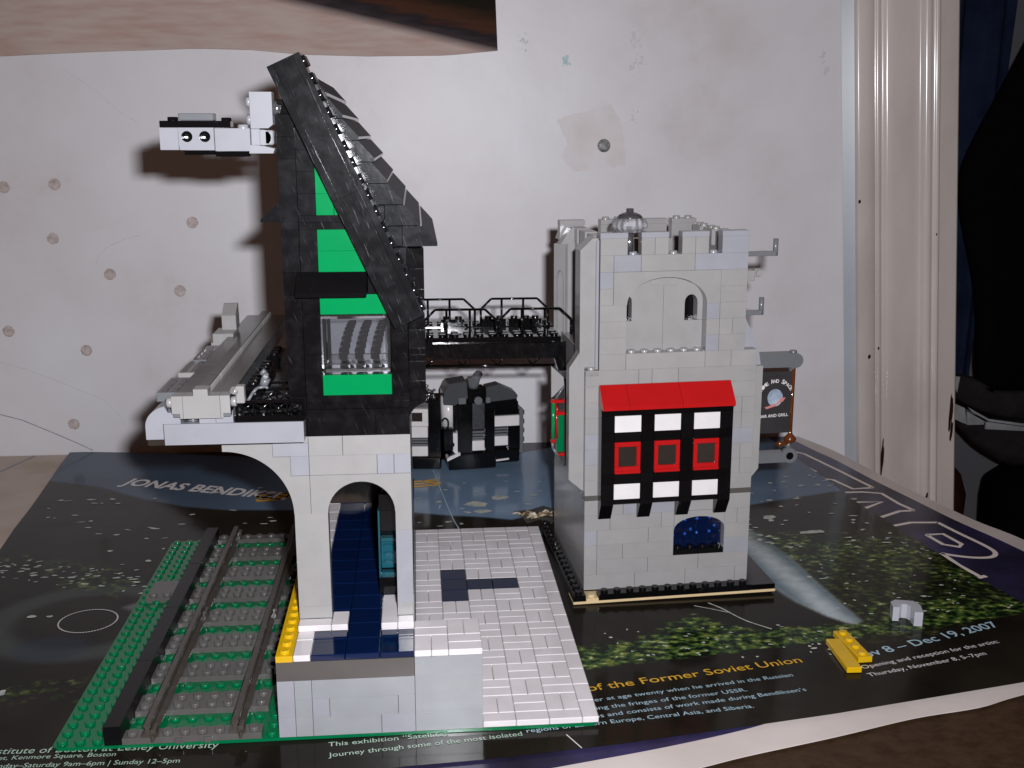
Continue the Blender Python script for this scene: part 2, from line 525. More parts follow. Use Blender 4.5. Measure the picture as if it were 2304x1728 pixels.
hair('hairline_crack', [(-24.6, 4.3), (-22.3, 3.6), (-19.4, 2.2), (-16.8, .9), (-15.0, -.1)], .1)
hair('hairline_crack', [(-24.0, 10.2), (-21.1, 9.3), (-18.2, 8.0), (-15.4, 6.7), (-13.3, 5.7), (-11.7, 3.9), (-10.8, 1.6)], .07, 'smudge')
hair('hairline_crack', [(-13.0, 20.5), (-12.4, 21.8), (-11.6, 22.6), (-9.8, 23.4), (-8.0, 23.9)], .09, 'smudge')
hair('hairline_crack', [(-14.5, 41.0), (-12.6, 39.8), (-10.9, 38.5), (-9.0, 36.6), (-7.2, 35.6)], .06, 'smudge')

# leaning old door casing with a moulded profile; local x across it, extruded upwards
def lean(x, z): return x+(48.7-z)*0.0835
prof = [(0, 0), (0, -1.25), (.12, -1.35), (1.85, -1.35), (2.0, -1.2), (2.05, -.9), (2.2, -.85), (2.3, -1.0), (2.5, -1.1), (2.7, -1.02), (2.85, -.85), (2.95, -.8),
        (3.15, -.9), (3.3, -1.05), (3.6, -1.2), (4.2, -1.2), (5.5, -1.08), (6.6, -.95), (7.2, -.85), (7.4, -.85), (7.5, -1.1), (7.65, -1.35), (8.0, -1.48), (8.4, -1.45), (8.6, -1.2), (8.75, -1.15),
        (8.9, -1.35), (9.15, -1.45), (9.4, -1.35), (9.5, -1.15), (9.6, -1.1), (11.5, -1.1), (11.72, -1.0), (11.72, .6)]
mb = MB()
zs = [-34 + i*4.0 for i in range(26)]
n = len(prof)
vsx = []
for z_ in zs:
    for (px, py) in prof:
        vsx.append((lean(69.23, z_)+px*(1+(48.7-z_)*.0005), YW+py, z_))
fs = []
for k in range(len(zs)-1):
    for i in range(n-1):
        fs.append([k*n+i, k*n+i+1, (k+1)*n+i+1, (k+1)*n+i])
mb.add(vsx, fs, True)
casing = obj('door_casing', mb, 'casingpaint')
tag(casing, 'moulded door casing in chipped cream gloss paint beside the dark doorway', 'door casing')
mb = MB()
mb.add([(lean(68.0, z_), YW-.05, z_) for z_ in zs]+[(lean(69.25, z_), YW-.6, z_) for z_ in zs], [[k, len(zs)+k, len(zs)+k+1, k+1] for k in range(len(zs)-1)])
obj('shaded_return', mb, 'returnshadow', casing)  # strip of wall return, its bluish shadow put into the colour
def chip(x, z, w, h, y, rag=8):
    mb = MB(); pts = []
    for i in range(rag*2):
        a = 2*math.pi*i/(rag*2)
        k = random.uniform(.7, 1.15)
        pts.append((lean(69.23, z)+x+w/2*k*math.cos(a), z+h/2*k*math.sin(a)))
    mb.prism(pts, 'y', YW+y-.015, YW+y+.05)
    obj('paint_chip', mb, 'barewood', casing)
for c in [(2.95, -3.6, .42, 5.6, -1.0), (.2, 27.2, .3, .5, -1.36), (8.35, -8.2, .34, 1.5, -1.47), (8.6, -3.0, .22, 1.3, -1.28), (11.4, 2.4, .5, 4.4, -1.11), (11.5, .0, .35, 3.0, -1.11), (1.3, 9.4, .4, .55, -1.36), (2.5, 10.3, .2, .4, -1.12), (9.2, 23.5, .14, .3, -1.46), (9.4, 5.6, .16, .3, -1.36), (11.6, 26.3, .16, .8, -1.06)]:
    chip(*c)

def curve_pts(pts, k=5):
    out = []
    P = [Vector((*p, 0)) for p in pts]
    for i in range(len(P)-1):
        a = P[max(i-1, 0)]; b_ = P[i]; c = P[i+1]; d = P[min(i+2, len(P)-1)]
        for j in range(k):
            t = j/k
            q = .5*((2*b_)+(c-a)*t+(2*a-5*b_+4*c-d)*t*t+(-a+3*b_-3*c+d)*t**3)
            out.append((q.x, q.y))
    out.append((P[-1].x, P[-1].y))
    return out
# the dark room beyond the doorway
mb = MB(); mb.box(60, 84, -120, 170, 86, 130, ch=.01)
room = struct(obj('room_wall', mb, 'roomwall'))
def puff(name, pts, y0, depth, mat, label=None, cat=None, parent=None, rings=6):
    """a soft body: the outline swells towards the viewer and away from it"""
    cx = sum(p[0] for p in pts)/len(pts); cz = sum(p[1] for p in pts)/len(pts)
    mb = MB(); n_ = len(pts); vv = []
    lev = [math.pi*k/(2*rings) for k in range(-rings+1, rings)]
    for a in lev:
        k = math.cos(a)**.45
        for (x, z_) in pts: vv.append((cx+(x-cx)*k, y0-depth*math.sin(a), cz+(z_-cz)*k))
    m_ = len(lev)
    ff = [[k*n_+i, k*n_+(i+1) % n_, (k+1)*n_+(i+1) % n_, (k+1)*n_+i] for k in range(m_-1) for i in range(n_)]
    ff += [list(range(n_))[::-1], [(m_-1)*n_+i for i in range(n_)]]
    mb.add(vv, ff, True)
    o = obj(name, mb, mat, parent)
    if label: tag(o, label, cat)
    return o
mb = MB()
W_, H_ = 26, 30
vv = []
for j in range(H_+1):
    for i in range(W_+1):
        u, v = i/W_, j/H_
        x = 83+u*(9.5+2*v)
        z_ = 3.6+v*62
        y = 71+.9*math.sin(u*13+v*2)+.4*math.sin(u*29+1.5*v)
        vv.append((x, y, z_))
ff = [[j*(W_+1)+i, j*(W_+1)+i+1, (j+1)*(W_+1)+i+1, (j+1)*(W_+1)+i] for j in range(H_) for i in range(W_)]
mb.add(vv, ff, True)
mb.add([(x, y+.6, z_) for x, y, z_ in vv], [f[::-1] for f in ff], True)
o = obj('hanging_cloth', mb, 'navycloth')
tag(o, 'dark navy cloth hanging in the doorway right of the casing', 'cloth')
puff('black_coat', curve_pts([(100, 62), (96, 52), (92.3, 43.7), (90.4, 39.7), (87.8, 34.2), (86.5, 30.1), (86.9, 25.9), (87.9, 22.2), (89.2, 17.9), (90.4, 12.4), (91.1, 5.5), (92.4, 3.4), (97.1, 3.0), (112, 3), (118, 30), (112, 62)], 4), 67.0, 1.6, 'blackcloth', 'black coat hanging at the right edge above the rounded bag', 'coat')
bag = thing('rounded_bag', 'dark rounded bag with pale rim strips below the black coat', 'bag', (0, 0, 0))
puff('flap', curve_pts([(86.6, 5.6), (90.8, 5.0), (91.4, 3.6), (97.1, 3.2), (112, 3.4), (112, -2), (97.6, -.7), (93.0, .2), (90.1, 1.4), (88.6, 2.2), (86.8, 3.0)], 3), 67.0, 1.0, 'bagcloth', parent=bag)
puff('body', curve_pts([(86.5, .6), (88.1, -.1), (89.8, -1.9), (92.1, -4.1), (94.4, -5.6), (96.3, -6.6), (98.3, -7.0), (106, -7.4), (114, -2), (112, -.2), (97.7, -.6), (92.8, -.4), (90.2, .6), (87, 1.4)], 3), 67.6, 1.8, 'bagcloth', parent=bag)
for pts in ([(89.6, 1.5), (92.5, -.1), (97.0, -.8), (108, -.9), (108, -1.25), (97.0, -1.1), (92.6, -.4), (90.3, .8)], [(92.2, -.45), (97.0, -1.2), (108, -1.4), (108, -2.0), (97.1, -1.75), (92.2, -1.4)], [(86.8, 2.3), (87.4, 2.2), (89.2, 1.4), (89.7, -.7), (89.1, -.5), (86.8, .6)], [(89.55, .95), (92.0, -.4), (91.9, -.8), (89.75, -.8)], [(87.2, 5.1), (87.4, 5.5), (88.2, 5.4), (88.0, 3.4)]):
    mb = MB(); mb.prism(pts, 'y', 65.35, 65.6); obj('rim_strip', mb, 'rimwhite', bag)
mb = MB()
mb.lathe((86.4, 66, 0), [(2.9, -70), (3.4, -14), (3.9, -12), (3.95, -9.5), (3.2, -7.2), (1.8, -5.6), (.2, -5)], 22)
o = obj('turned_post', mb, 'barewood')
tag(o, 'dark brown rounded post just behind the casing foot', 'post')
mb2 = MB()
mb2.lathe((101.5, 67, 0), [(5.5, -70), (6.9, -16), (7.1, -11.7), (6.9, -9.4), (4.5, -7.1), (2, -6.8)], 24)
o = obj('dark_stand', mb2, 'blackcloth')
tag(o, 'black stand under the rounded bag at the right edge', 'stand')

# table top with its straight right edge
mb = MB()
mb.prism([(-70, YW-.02), (-70, -50), (95, -50), (80, 8), (74.9, 26.8), (71.7, 37.8), (66.8, YW-.02)], 'z', -4.0, -.62)
table = struct(obj('table_top', mb, 'tablewood'))

# papers lying on the table
mb = MB()
mb.sheet([(-60, 60.9), (-60, -30), (-8, -30), (-5, 0), (-6, 60.9)], -.50, .06)
o = obj('paper_sheet', mb, 'beigepaper')
tag(o, 'plain beige wrapping paper under the left edge of the dark poster', 'paper')
mb = MB()
q0 = [(-23.0, 55), (-21.9, 58.5), (-21.2, 60.7)]
for (x0, y0), (x1, y1) in zip(q0[:-1], q0[1:]):
    mb.flat([(x0-.18, y0), (x0+.18, y0), (x1+.18, y1), (x1-.18, y1)], -.488)
obj('stitch_line', mb, 'pencil', o)

outer_r = [(66.3, 60.8), (68.4, 54.5), (70.0, 45.0), (71.5, 37.8), (72.9, 32.0), (74.1, 28.9), (74.9, 26.3), (77.6, 16), (79, 7.5)]
outer_f = [(79, 7.5), (70, 4.6), (59.8, 1.6), (56.2, .35), (51.6, -.5), (45.9, -2.1), (40, -3.6), (36, -4.8), (26, -7.5), (10, -12)]
inner_r = [(64.9, 60.8), (66.2, 54.8), (67.2, 51.0), (68.4, 44.1), (69.7, 38.2), (71.0, 32.2), (72.4, 27.5), (73.2, 24.3), (75.5, 15), (76.6, 9.0)]
inner_f = [(76.6, 9.0), (70, 7.2), (60, 4.2), (46.0, .9), (41.2, -.75), (38.0, -1.7), (34.0, -2.7), (28.9, -3.8), (20, -5.8), (10, -8.5)]
mb = MB()
mb.sheet(curve_pts(outer_r)+curve_pts(outer_f)[1:]+[(10, 60.8)], -.40, .06)
under = obj('under_poster', mb, 'papermargin')
tag(under, 'navy poster with cream margin and outlined letters, under the dark poster', 'poster')
mb = MB()
mb.sheet(curve_pts(inner_r)+curve_pts(inner_f)[1:]+[(10, 60.8)], -.37, .02)
obj('printed_field', mb, 'navypaper', under)
def stroke(name, pts, w, z, mat, parent, sub=4):
    P = curve_pts(pts, sub) if sub > 1 else pts
    mb = MB()
    n_ = len(P); Lf = []; Rt = []
    for i in range(n_):
        a = Vector(P[max(i-1, 0)]); c = Vector(P[min(i+1, n_-1)])
        d = (c-a).normalized(); nn = Vector((-d.y, d.x))*w/2
        Lf.append((P[i][0]+nn.x, P[i][1]+nn.y, z)); Rt.append((P[i][0]-nn.x, P[i][1]-nn.y, z))
    mb.add(Lf+Rt, [[i, n_+i, n_+i+1, i+1] for i in range(n_-1)])
    return obj(name, mb, mat, parent)
for pts, sub in [([(64.6, 31.2), (66.6, 31.9), (69.1, 31.7)], 1), ([(69.1, 31.7), (69.7, 29.0), (70.5, 25.9), (70.55, 24.3), (69.7, 23.4), (68.2, 23.4), (66.7, 24.0), (65.9, 24.6)], 4), ([(65.9, 24.6), (66.1, 22.0), (66.6, 19.7)], 1),
                 ([(65.9, 19.2), (67.2, 19.65)], 1), ([(66.6, 28.8), (68.2, 28.9), (68.65, 26.4), (68.1, 25.8), (67.0, 26.5), (66.6, 28.8)], 1),
                 ([(63.9, 40.6), (65.7, 40.6), (67.4, 40.0), (67.8, 36.9), (68.4, 35.0)], 1), ([(68.4, 35.0), (66.9, 34.9), (64.5, 33.5)], 1), ([(63.9, 37.7), (66.4, 37.6), (64.0, 36.0)], 1),
                 ([(62.6, 55.2), (63.6, 54.8), (64.5, 53.7), (66.0, 47.6), (67.3, 41.8)], 1), ([(67.3, 41.8), (65.1, 41.6), (64.2, 44.6), (63.5, 44.9)], 1), ([(63.1, 48.8), (63.4, 47.3)], 1)]:
    stroke('letter_stroke', pts, .42, -.358, 'ink_cream', under, sub)

# ------------------------------------------------------------------ the dark exhibition poster with its printed picture
def vnoise(x, y, seed=0):
    rs = np.random.RandomState(seed)
    g = rs.rand(257, 257)
    xi = np.floor(x).astype(int); yi = np.floor(y).astype(int)
    fx = x-xi; fy = y-yi
    fx = fx*fx*(3-2*fx); fy = fy*fy*(3-2*fy)
    a = g[xi % 256, yi % 256]; b_ = g[(xi+1) % 256, yi % 256]; c = g[xi % 256, (yi+1) % 256]; d = g[(xi+1) % 256, (yi+1) % 256]
    return (a*(1-fx)+b_*fx)*(1-fy)+(c*(1-fx)+d*fx)*fy
def fbm(x, y, o=4, seed=0):
    r = 0; A = .5
    for k in range(o):
        r = r+A*vnoise(x*2**k, y*2**k, seed+k); A *= .5
    return r/.94
def sdpoly(x, y, pts):
    """signed distance, negative inside"""
    P = np.array(pts, float); d = np.full(x.shape, 1e9); ins = np.zeros(x.shape, bool)
    for i in range(len(P)):
        a = P[i]; b_ = P[(i+1) % len(P)]
        ex, ey = b_-a; px = x-a[0]; py = y-a[1]
        t = np.clip((px*ex+py*ey)/(ex*ex+ey*ey), 0, 1)
        d = np.minimum(d, np.hypot(px-ex*t, py-ey*t))
        c = ((a[1] > y) != (b_[1] > y))
        with np.errstate(divide='ignore', invalid='ignore'):
            xx = (b_[0]-a[0])*(y-a[1])/(b_[1]-a[1])+a[0]
        ins ^= c & (x < xx)
    return np.where(ins, -d, d)
def sstep(a, b_, v):
    t = np.clip((v-a)/(b_-a), 0, 1); return t*t*(3-2*t)
NX, NY = 400, 330
leftx = lambda y: np.interp(y, [-10, 0, 32, 37.1, 43, 50.3, 56.3, 61], [-10.5, -11.2, -14.5, -15.1, -15.6, -16.4, -17.1, -17.5])
rightx = lambda y: np.interp(y, [3, 14.2, 19.1, 25.8, 33, 37.2, 42.1, 47.4, 55, 61], [68.7, 67.2, 66.2, 65.2, 64.3, 63.7, 63.5, 63.2, 62.7, 62.4])
fronty = lambda x: np.interp(x, [-12, 0, 20.4, 25.1, 29, 32.5, 41.2, 46.8, 60.6, 70], [-9, -6.2, -3.2, -2.9, -2.5, -2.1, -.8, .1, 2.8, 4.6])
backy = lambda x: np.interp(x, [-18, -15.6, -11, -6, 10, 22, 29.8, 32.6, 36.4, 45, 62], [60.9, 60.9, 60.3, 59.6, 55.5, 54.6, 54.6, 56.2, 58.2, 59.5, 60.6])
u, v = np.meshgrid(np.linspace(0, 1, NX), np.linspace(0, 1, NY))
Xg = -14+u*81; Yg = 0*Xg
for _ in range(6):
    Yg = fronty(Xg)+v*(backy(Xg)-fronty(Xg))
    Xg = leftx(Yg)+u*(rightx(Yg)-leftx(Yg))
col = np.zeros((NY, NX, 3))
nA = fbm(Xg*.35, Yg*.35, 5, 3); nB = fbm(Xg*1.3, Yg*2.2, 4, 11); nC = fbm(Xg*.12, Yg*.12, 3, 23)
col[:] = np.array([.011, .009, .0065]); col += (nA[..., None]-.5)*np.array([.012, .010, .006])
def lay(mask, c):
    global col
    col = col*(1-mask[..., None])+mask[..., None]*c
yb = np.interp(Xg, [-20, -16, -10.8, -5.8, -1.1, 3, 9.4, 20.8, 24.1, 27, 29.9, 33, 36, 45, 53.4, 57.1, 62.9, 66], [51.5, 50.5, 48.3, 44.4, 41.6, 40.3, 39.7, 38.1, 37, 36.4, 35.4, 37, 39.2, 36.5, 37.5, 38.7, 40.6, 41.5])
blue = sstep(-.25, .35, Yg-yb)
bl = np.array([.115, .175, .255])*(0.75+.5*nC[..., None])
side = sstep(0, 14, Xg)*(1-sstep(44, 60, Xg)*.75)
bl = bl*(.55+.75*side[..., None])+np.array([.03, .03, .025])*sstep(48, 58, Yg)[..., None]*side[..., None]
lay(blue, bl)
grass = np.zeros_like(Xg)
# meadow at the right
gz = 1-sstep(-1.5, 1.5, sdpoly(Xg, Yg, [(50, 30), (57, 29.4), (64.6, 29), (70, 27), (70, 15.5), (62, 12.6), (57, 10.4), (53.5, 9.8), (53.8, 13), (53, 18), (52.4, 25)]))
grass = np.maximum(grass, gz*(.25+.75*sstep(.3, .7, nA)))
# bank of leaves along the lower edge
top = np.interp(Xg, [26, 33.3, 36, 38.2, 39.6, 41.6, 43.7, 46.2, 51.5, 56, 66], [9, 10.0, 10.4, 11.8, 13.6, 14.1, 12.4, 11.5, 11.6, 12.5, 15])
bot = np.interp(Xg, [26, 32.3, 40.9, 50.1, 57, 68], [6.4, 7.0, 8.1, 9.4, 10.6, 13])
bank = sstep(-.15, .25, Yg-bot)*(1-sstep(-.5, .5, Yg-top+(nB-.5)*1.8))*sstep(26, 30, Xg)
grass = np.maximum(grass, bank*1.15)
lg = (1-sstep(0, 2.5, np.abs(Yg-np.interp(Xg, [-15, -8, -1.5, 6], [29, 26.4, 23.8, 23]))-1))*(Xg < 8)*.5
lg = np.maximum(lg, (1-sstep(0, 2.6, np.abs(Yg-np.interp(Xg, [-13, 0, 8], [8.0, 7.0, 6.6]))))*(Xg < 6)*.35*(nB > .45))
grass = np.maximum(grass, lg*(nA > .42))
# ringed water at the left, pale beach
rr_ = np.hypot((Xg+2.9)/6.4, (Yg-17.4)/5.4)
lay((1-sstep(.05, .3, np.abs(rr_-1)))*(Xg < 3)*.45, np.array([.07, .085, .085]))
lay((1-sstep(-.3, .5, sdpoly(Xg, Yg, [(-.8, 19.4), (1.6, 21.6), (3.2, 21.4), (2.4, 17.5), (.6, 18.4)])))*.8, np.array([.13, .14, .145]))
lay((1-sstep(.8, 1.4, np.hypot((Xg+4.2)/2.2, (Yg-13)/1.6)))*.5, np.array([.010, .022, .045]))
# the pale hull at the right of the tower
hull = sdpoly(Xg, Yg, [(46, 33), (51.2, 31.3), (52.5, 24.6), (52.8, 20), (53.2, 16), (53.6, 12.3), (52.9, 11.7), (51.4, 13.4), (50, 16), (49.2, 18.6), (49.0, 21.6), (47, 27)])
hm = 1-sstep(-.08, .12, hull)
tt = np.clip((Xg-(49.4-(Yg-21)*.12))/3.2, 0, 1)
lay(hm, (np.array([.12, .17, .20])+np.array([.26, .26, .25])*(np.sin(tt*math.pi)**1.5)[..., None])*(.8+.5*nB[..., None]))
lay((1-sstep(.0, .35, np.abs(hull)))*(Yg < 30)*.35, np.array([.3, .32, .31]))
# brownish soft haze under the sky
lay(((1-blue)*sstep(20, 34, Yg)*(1-sstep(.0, 1.0, grass)))*.35, np.array([.020, .016, .010]))
col = np.clip(col, .002, 1)
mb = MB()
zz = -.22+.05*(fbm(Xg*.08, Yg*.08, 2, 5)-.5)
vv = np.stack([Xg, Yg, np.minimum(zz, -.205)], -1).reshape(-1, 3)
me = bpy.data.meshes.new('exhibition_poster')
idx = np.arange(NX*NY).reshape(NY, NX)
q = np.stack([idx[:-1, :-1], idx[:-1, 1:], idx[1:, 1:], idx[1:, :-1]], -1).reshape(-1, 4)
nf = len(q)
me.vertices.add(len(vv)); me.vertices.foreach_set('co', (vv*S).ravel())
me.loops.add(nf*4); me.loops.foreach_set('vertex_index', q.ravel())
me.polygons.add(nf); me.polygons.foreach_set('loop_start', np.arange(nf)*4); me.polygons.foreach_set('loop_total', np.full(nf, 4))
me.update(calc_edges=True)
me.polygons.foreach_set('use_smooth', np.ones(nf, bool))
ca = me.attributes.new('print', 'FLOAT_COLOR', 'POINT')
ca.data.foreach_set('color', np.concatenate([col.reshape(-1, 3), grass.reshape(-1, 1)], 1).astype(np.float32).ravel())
mt, nt, b = new_mat('posterprint')
at = node(nt, 'ShaderNodeAttribute', attribute_name='print')
geo = node(nt, 'ShaderNodeNewGeometry')
def nz(scale, det, stretch=(1, 1, 1), rot=0.0):
    mp = node(nt, 'ShaderNodeMapping'); mp.inputs['Scale'].default_value = stretch; mp.inputs['Rotation'].default_value = (0, 0, rot)
    nt.links.new(geo.outputs['Position'], mp.inputs['Vector'])
    k = node(nt, 'ShaderNodeTexNoise'); k.inputs['Scale'].default_value = scale; k.inputs['Detail'].default_value = det
    nt.links.new(mp.outputs[0], k.inputs['Vector']); return k
n1 = nz(190, 10, (1, 1.5, 1), .5); n2_ = nz(60, 5)
cr = node(nt, 'ShaderNodeValToRGB')
els = cr.color_ramp.elements
els[0].position = .44; els[0].color = (.006, .010, .004, 1)
els[1].position = .70; els[1].color = (.40, .45, .24, 1)
for p_, c_ in [(.50, (.020, .048, .012)), (.57, (.060, .105, .020)), (.64, (.17, .185, .032))]:
    e_ = els.new(p_); e_.color = (*c_, 1)
nt.links.new(n1.outputs['Fac'], cr.inputs['Fac'])
mr = node(nt, 'ShaderNodeMapRange'); mr.inputs['From Min'].default_value = .35; mr.inputs['From Max'].default_value = .6
nt.links.new(n2_.outputs['Fac'], mr.inputs['Value'])
mlt = node(nt, 'ShaderNodeMath', operation='MULTIPLY', use_clamp=True)
nt.links.new(at.outputs['Alpha'], mlt.inputs[0]); nt.links.new(mr.outputs[0], mlt.inputs[1])
mlt2 = node(nt, 'ShaderNodeMath', operation='MULTIPLY_ADD', use_clamp=True)
mlt2.inputs[1].default_value = .7
nt.links.new(at.outputs['Alpha'], mlt2.inputs[0]); 
sub_ = node(nt, 'ShaderNodeMath', operation='MULTIPLY'); sub_.inputs[1].default_value = .3
nt.links.new(mlt.outputs[0], sub_.inputs[0]); nt.links.new(sub_.outputs[0], mlt2.inputs[2])
mx = node(nt, 'ShaderNodeMix', data_type='RGBA')
nt.links.new(mlt2.outputs[0], mx.inputs['Factor']); nt.links.new(at.outputs['Color'], mx.inputs['A']); nt.links.new(cr.outputs[0], mx.inputs['B'])
nt.links.new(mx.outputs['Result'], b.inputs['Base Color'])
b.inputs['Roughness'].default_value = .12
b.inputs['Specular IOR Level'].default_value = .11
bp = node(nt, 'ShaderNodeBump'); bp.inputs['Strength'].default_value = .25; bp.inputs['Distance'].default_value = .002
nb = nz(14, 3); nt.links.new(nb.outputs['Fac'], bp.inputs['Height']); nt.links.new(bp.outputs[0], b.inputs['Normal'])
poster = link('exhibition_poster', me, 'posterprint', None)
tag(poster, 'glossy dark exhibition poster with blue and green photograph under the toy models', 'poster')
ZP = -.198
# printed lines
T_ = lambda *a, **k: text_obj('printed_line', a[0], a[1], a[2], a[3], ZP, a[4], poster, **k)
T_('JONAS BENDIKSEN', (-8.9, 48.9), (9.4, 42.3), 2.0, 'ink_white', bold=.03)
T_('SATELLITES', (5.6, 42.4), (23.8, 46.0), 1.9, 'ink_yellow', bold=.045)
T_('of the Former Soviet Union', (32.0, 4.05), (47.1, 6.6), .78, 'ink_yellow', bold=.004)
T_('eer at age twenty when he arrived in the Russian', (31.9, 2.72), (45.8, 4.8), .42, 'ink_blue')
T_('ting the fringes of the former USSR.', (31.9, 1.75), (42.2, 3.2), .42, 'ink_blue')
T_('os and consists of work made during Bendiksen\u2019s', (31.9, .85), (46.0, 2.9), .42, 'ink_blue')
T_('regions of Eastern Europe, Central Asia, and Siberia.', (27.6, -.40), (42.0, 1.2), .42, 'ink_blue')
T_('This exhibition \u201cSatellites\u201d', (15.9, -.85), (23.2, -.25), .45, 'ink_green')
T_('Journey through some of the most isolated', (16.0, -1.95), (27.3, -.68), .45, 'ink_green')
T_('Nov 8 \u2013 Dec 19, 2007', (50.6, 6.5), (63.3, 10.6), .85, 'ink_blue', bold=.012)
T_('Opening and reception for the artist:', (50.8, 5.35), (61.9, 8.15), .44, 'ink_white')
T_('Thursday, November 8, 5\u20137pm', (50.8, 4.3), (60.1, 6.55), .44, 'ink_white')
T_('The Art Institute of Boston at Lesley University', (-6.7, .15), (9.5, -.4), .62, 'ink_green')
T_('700 Beacon Street, Kenmore Square, Boston', (-6.6, -.5), (3.8, -.75), .42, 'ink_green')
T_('Monday\u2013Saturday 9am\u20136pm | Sunday 12\u20135pm', (-3.25, -1.4), (7.6, -1.75), .45, 'ink_green')
# dotted ring
mb = MB()
for k in range(64):
    a = 2*math.pi*k/64
    x, y = -2.9+2.05*math.cos(a), 17.25+1.9*math.sin(a)
    t = a+math.pi/2
    dx, dy = .075*math.cos(t), .075*math.sin(t); nx, ny = -.05*math.sin(t), .05*math.cos(t)
    mb.flat([(x-dx-nx, y-dy-ny), (x+dx-nx, y+dy-ny), (x+dx+nx, y+dy+ny), (x-dx+nx, y-dy+ny)], ZP)
o = obj('dotted_ring', mb, 'ink_white', poster); o['kind'] = 'stuff'
# pale flecks scattered through the printed picture
mb = MB()
def fleck(x, y, a, b_, rot):
    n_ = 7; pts = []; a *= 1.25; b_ *= 1.35
    for i in range(n_):
        t = 2*math.pi*i/n_; k = random.uniform(.55, 1.2)
        px, py = a*k*math.cos(t), b_*k*math.sin(t)
        pts.append((x+px*math.cos(rot)-py*math.sin(rot), y+px*math.sin(rot)+py*math.cos(rot)))
    mb.flat(pts, ZP+random.uniform(0, .004))
rf = random.Random(3)
for k in range(46): fleck(rf.uniform(-14, 8), rf.uniform(28, 47), rf.uniform(.12, .42), rf.uniform(.06, .2), rf.uniform(-.5, .3))
for k in range(75): x = rf.uniform(-14, 2); fleck(x, np.interp(x, [-15, 0], [29, 24])+rf.gauss(0, 1.4), rf.uniform(.08, .35), rf.uniform(.05, .13), rf.uniform(-.4, .4))
for k in range(24): fleck(rf.uniform(20, 35), rf.uniform(33, 47), rf.uniform(.15, .4), rf.uniform(.08, .2), rf.uniform(-.3, .3))
for k in range(80): fleck(rf.uniform(49, 64), rf.uniform(26, 46), rf.uniform(.1, .38), rf.uniform(.06, .2), rf.uniform(-.3, .6))
for k in range(60): fleck(rf.uniform(52, 66), rf.uniform(12, 27), rf.uniform(.06, .22), rf.uniform(.05, .14), rf.uniform(-.3, .6))
for k in range(45): fleck(rf.uniform(33, 50), rf.uniform(7.5, 12.5), rf.uniform(.05, .22), rf.uniform(.04, .12), rf.uniform(-.5, .8))
for x, y, a, b_ in [(29.2, 41.6, .8, .7), (26.9, 39.9, .75, .7), (27.3, 37.8, .7, .4), (-5.3, 7.2, .2, .3), (-8.8, 11.6, .25, .2), (-7.2, 18.3, .3, .2), (-5.9, 18.2, .25, .2), (56.7, 30, 1.1, .35), (53.9, 33.9, .6, .4), (.4, 22.6, .5, .4)]:
    fleck(x, y, a, b_, .1)
o = obj('printed_fleck', mb, 'fleck', poster); o['kind'] = 'stuff'
# a bare twig printed above the leaves, a crease across the sheet
stroke('printed_twig', [(43.2, 16.3), (44.0, 15.2), (44.6, 14.0), (45.3, 12.9), (46.6, 11.6)], .13, ZP, 'fleck', poster)
stroke('printed_twig', [(42.0, 15.9), (43.2, 15.2), (44.3, 14.5)], .10, ZP, 'fleck', poster)
stroke('paper_crease', [(22.9, 51), (23.6, 44), (24.5, 36), (25.2, 32.3)], .09, ZP+.004, 'ink_blue', poster)
stroke('paper_crease', [(29.9, -.8), (30.6, -2.3)], .07, ZP+.004, 'ink_white', poster)
# torn, scorched spot where the sheet buckles between the two models
rf = random.Random(12)
for k in range(13):
    x, y = 32.3+rf.gauss(0, 1.2), 36.2+rf.gauss(0, 1.1)
    mb = MB(); L_ = rf.uniform(.5, 1.5); w_ = rf.uniform(.15, .4); a = rf.uniform(-.6, .7)
    pts = []
    for i in range(5):
        t = i/4-.5
        for s_ in (-1, 1):
            pts.append((x+t*L_*math.cos(a)-s_*w_*math.sin(a)*(1-1.4*abs(t)), y+t*L_*math.sin(a)+s_*w_*math.cos(a)*(1-1.4*abs(t)), ZP+.02+rf.uniform(0, .3)*(1-abs(t)*2)+.12*(s_ > 0)))
    mb.add(pts, [[2*i, 2*i+2, 2*i+3, 2*i+1] for i in range(4)], True)
    obj('torn_flap', mb, 'burnt', poster)
mb = MB(); fl_pts = [(31.2, 34.2), (32.5, 35.2), (33.4, 34.0), (34.4, 35.4), (34.6, 37.5), (33.2, 38.9), (31.9, 37.9), (30.3, 37.6), (30.9, 36)]
mb.flat(fl_pts, ZP+.006); obj('scorch_mark', mb, 'dirtydark', poster)

# unframed print hanging on the wall, its lower edge waving away from the wall
mb = MB()
NXp = 60; vv = []
edge = lambda x: np.interp(x, [-60, -20.5, -10, -.4, 5, 10, 17, 25, 30.6], [41.2, 42.16, 42.75, 43.1, 43.0, 42.6, 42.45, 42.6, 43.15])
for j in range(9):
    for i in range(NXp+1):
        x = -60+90.6*i/NXp
        z0 = float(edge(x)); z1 = 80
        z_ = z0+(z1-z0)*(j/8)**1.5
        y = YW-.25-.75*math.exp(-((z_-z0)/5))*(.6+.5*math.sin(x*.35+1.0))
        vv.append((x-(z_-43)*.04*(i == NXp), y, z_))
ff = [[j*(NXp+1)+i, j*(NXp+1)+i+1, (j+1)*(NXp+1)+i+1, (j+1)*(NXp+1)+i] for j in range(8) for i in range(NXp)]
mb.add(vv, ff, True)
mb.add([(x, y+.12, z_) for x, y, z_ in vv], [f[::-1] for f in ff], True)
mt, nt, b = new_mat('wallprint')
geo = node(nt, 'ShaderNodeNewGeometry')
sx = node(nt, 'ShaderNodeSeparateXYZ'); nt.links.new(geo.outputs['Position'], sx.inputs[0])
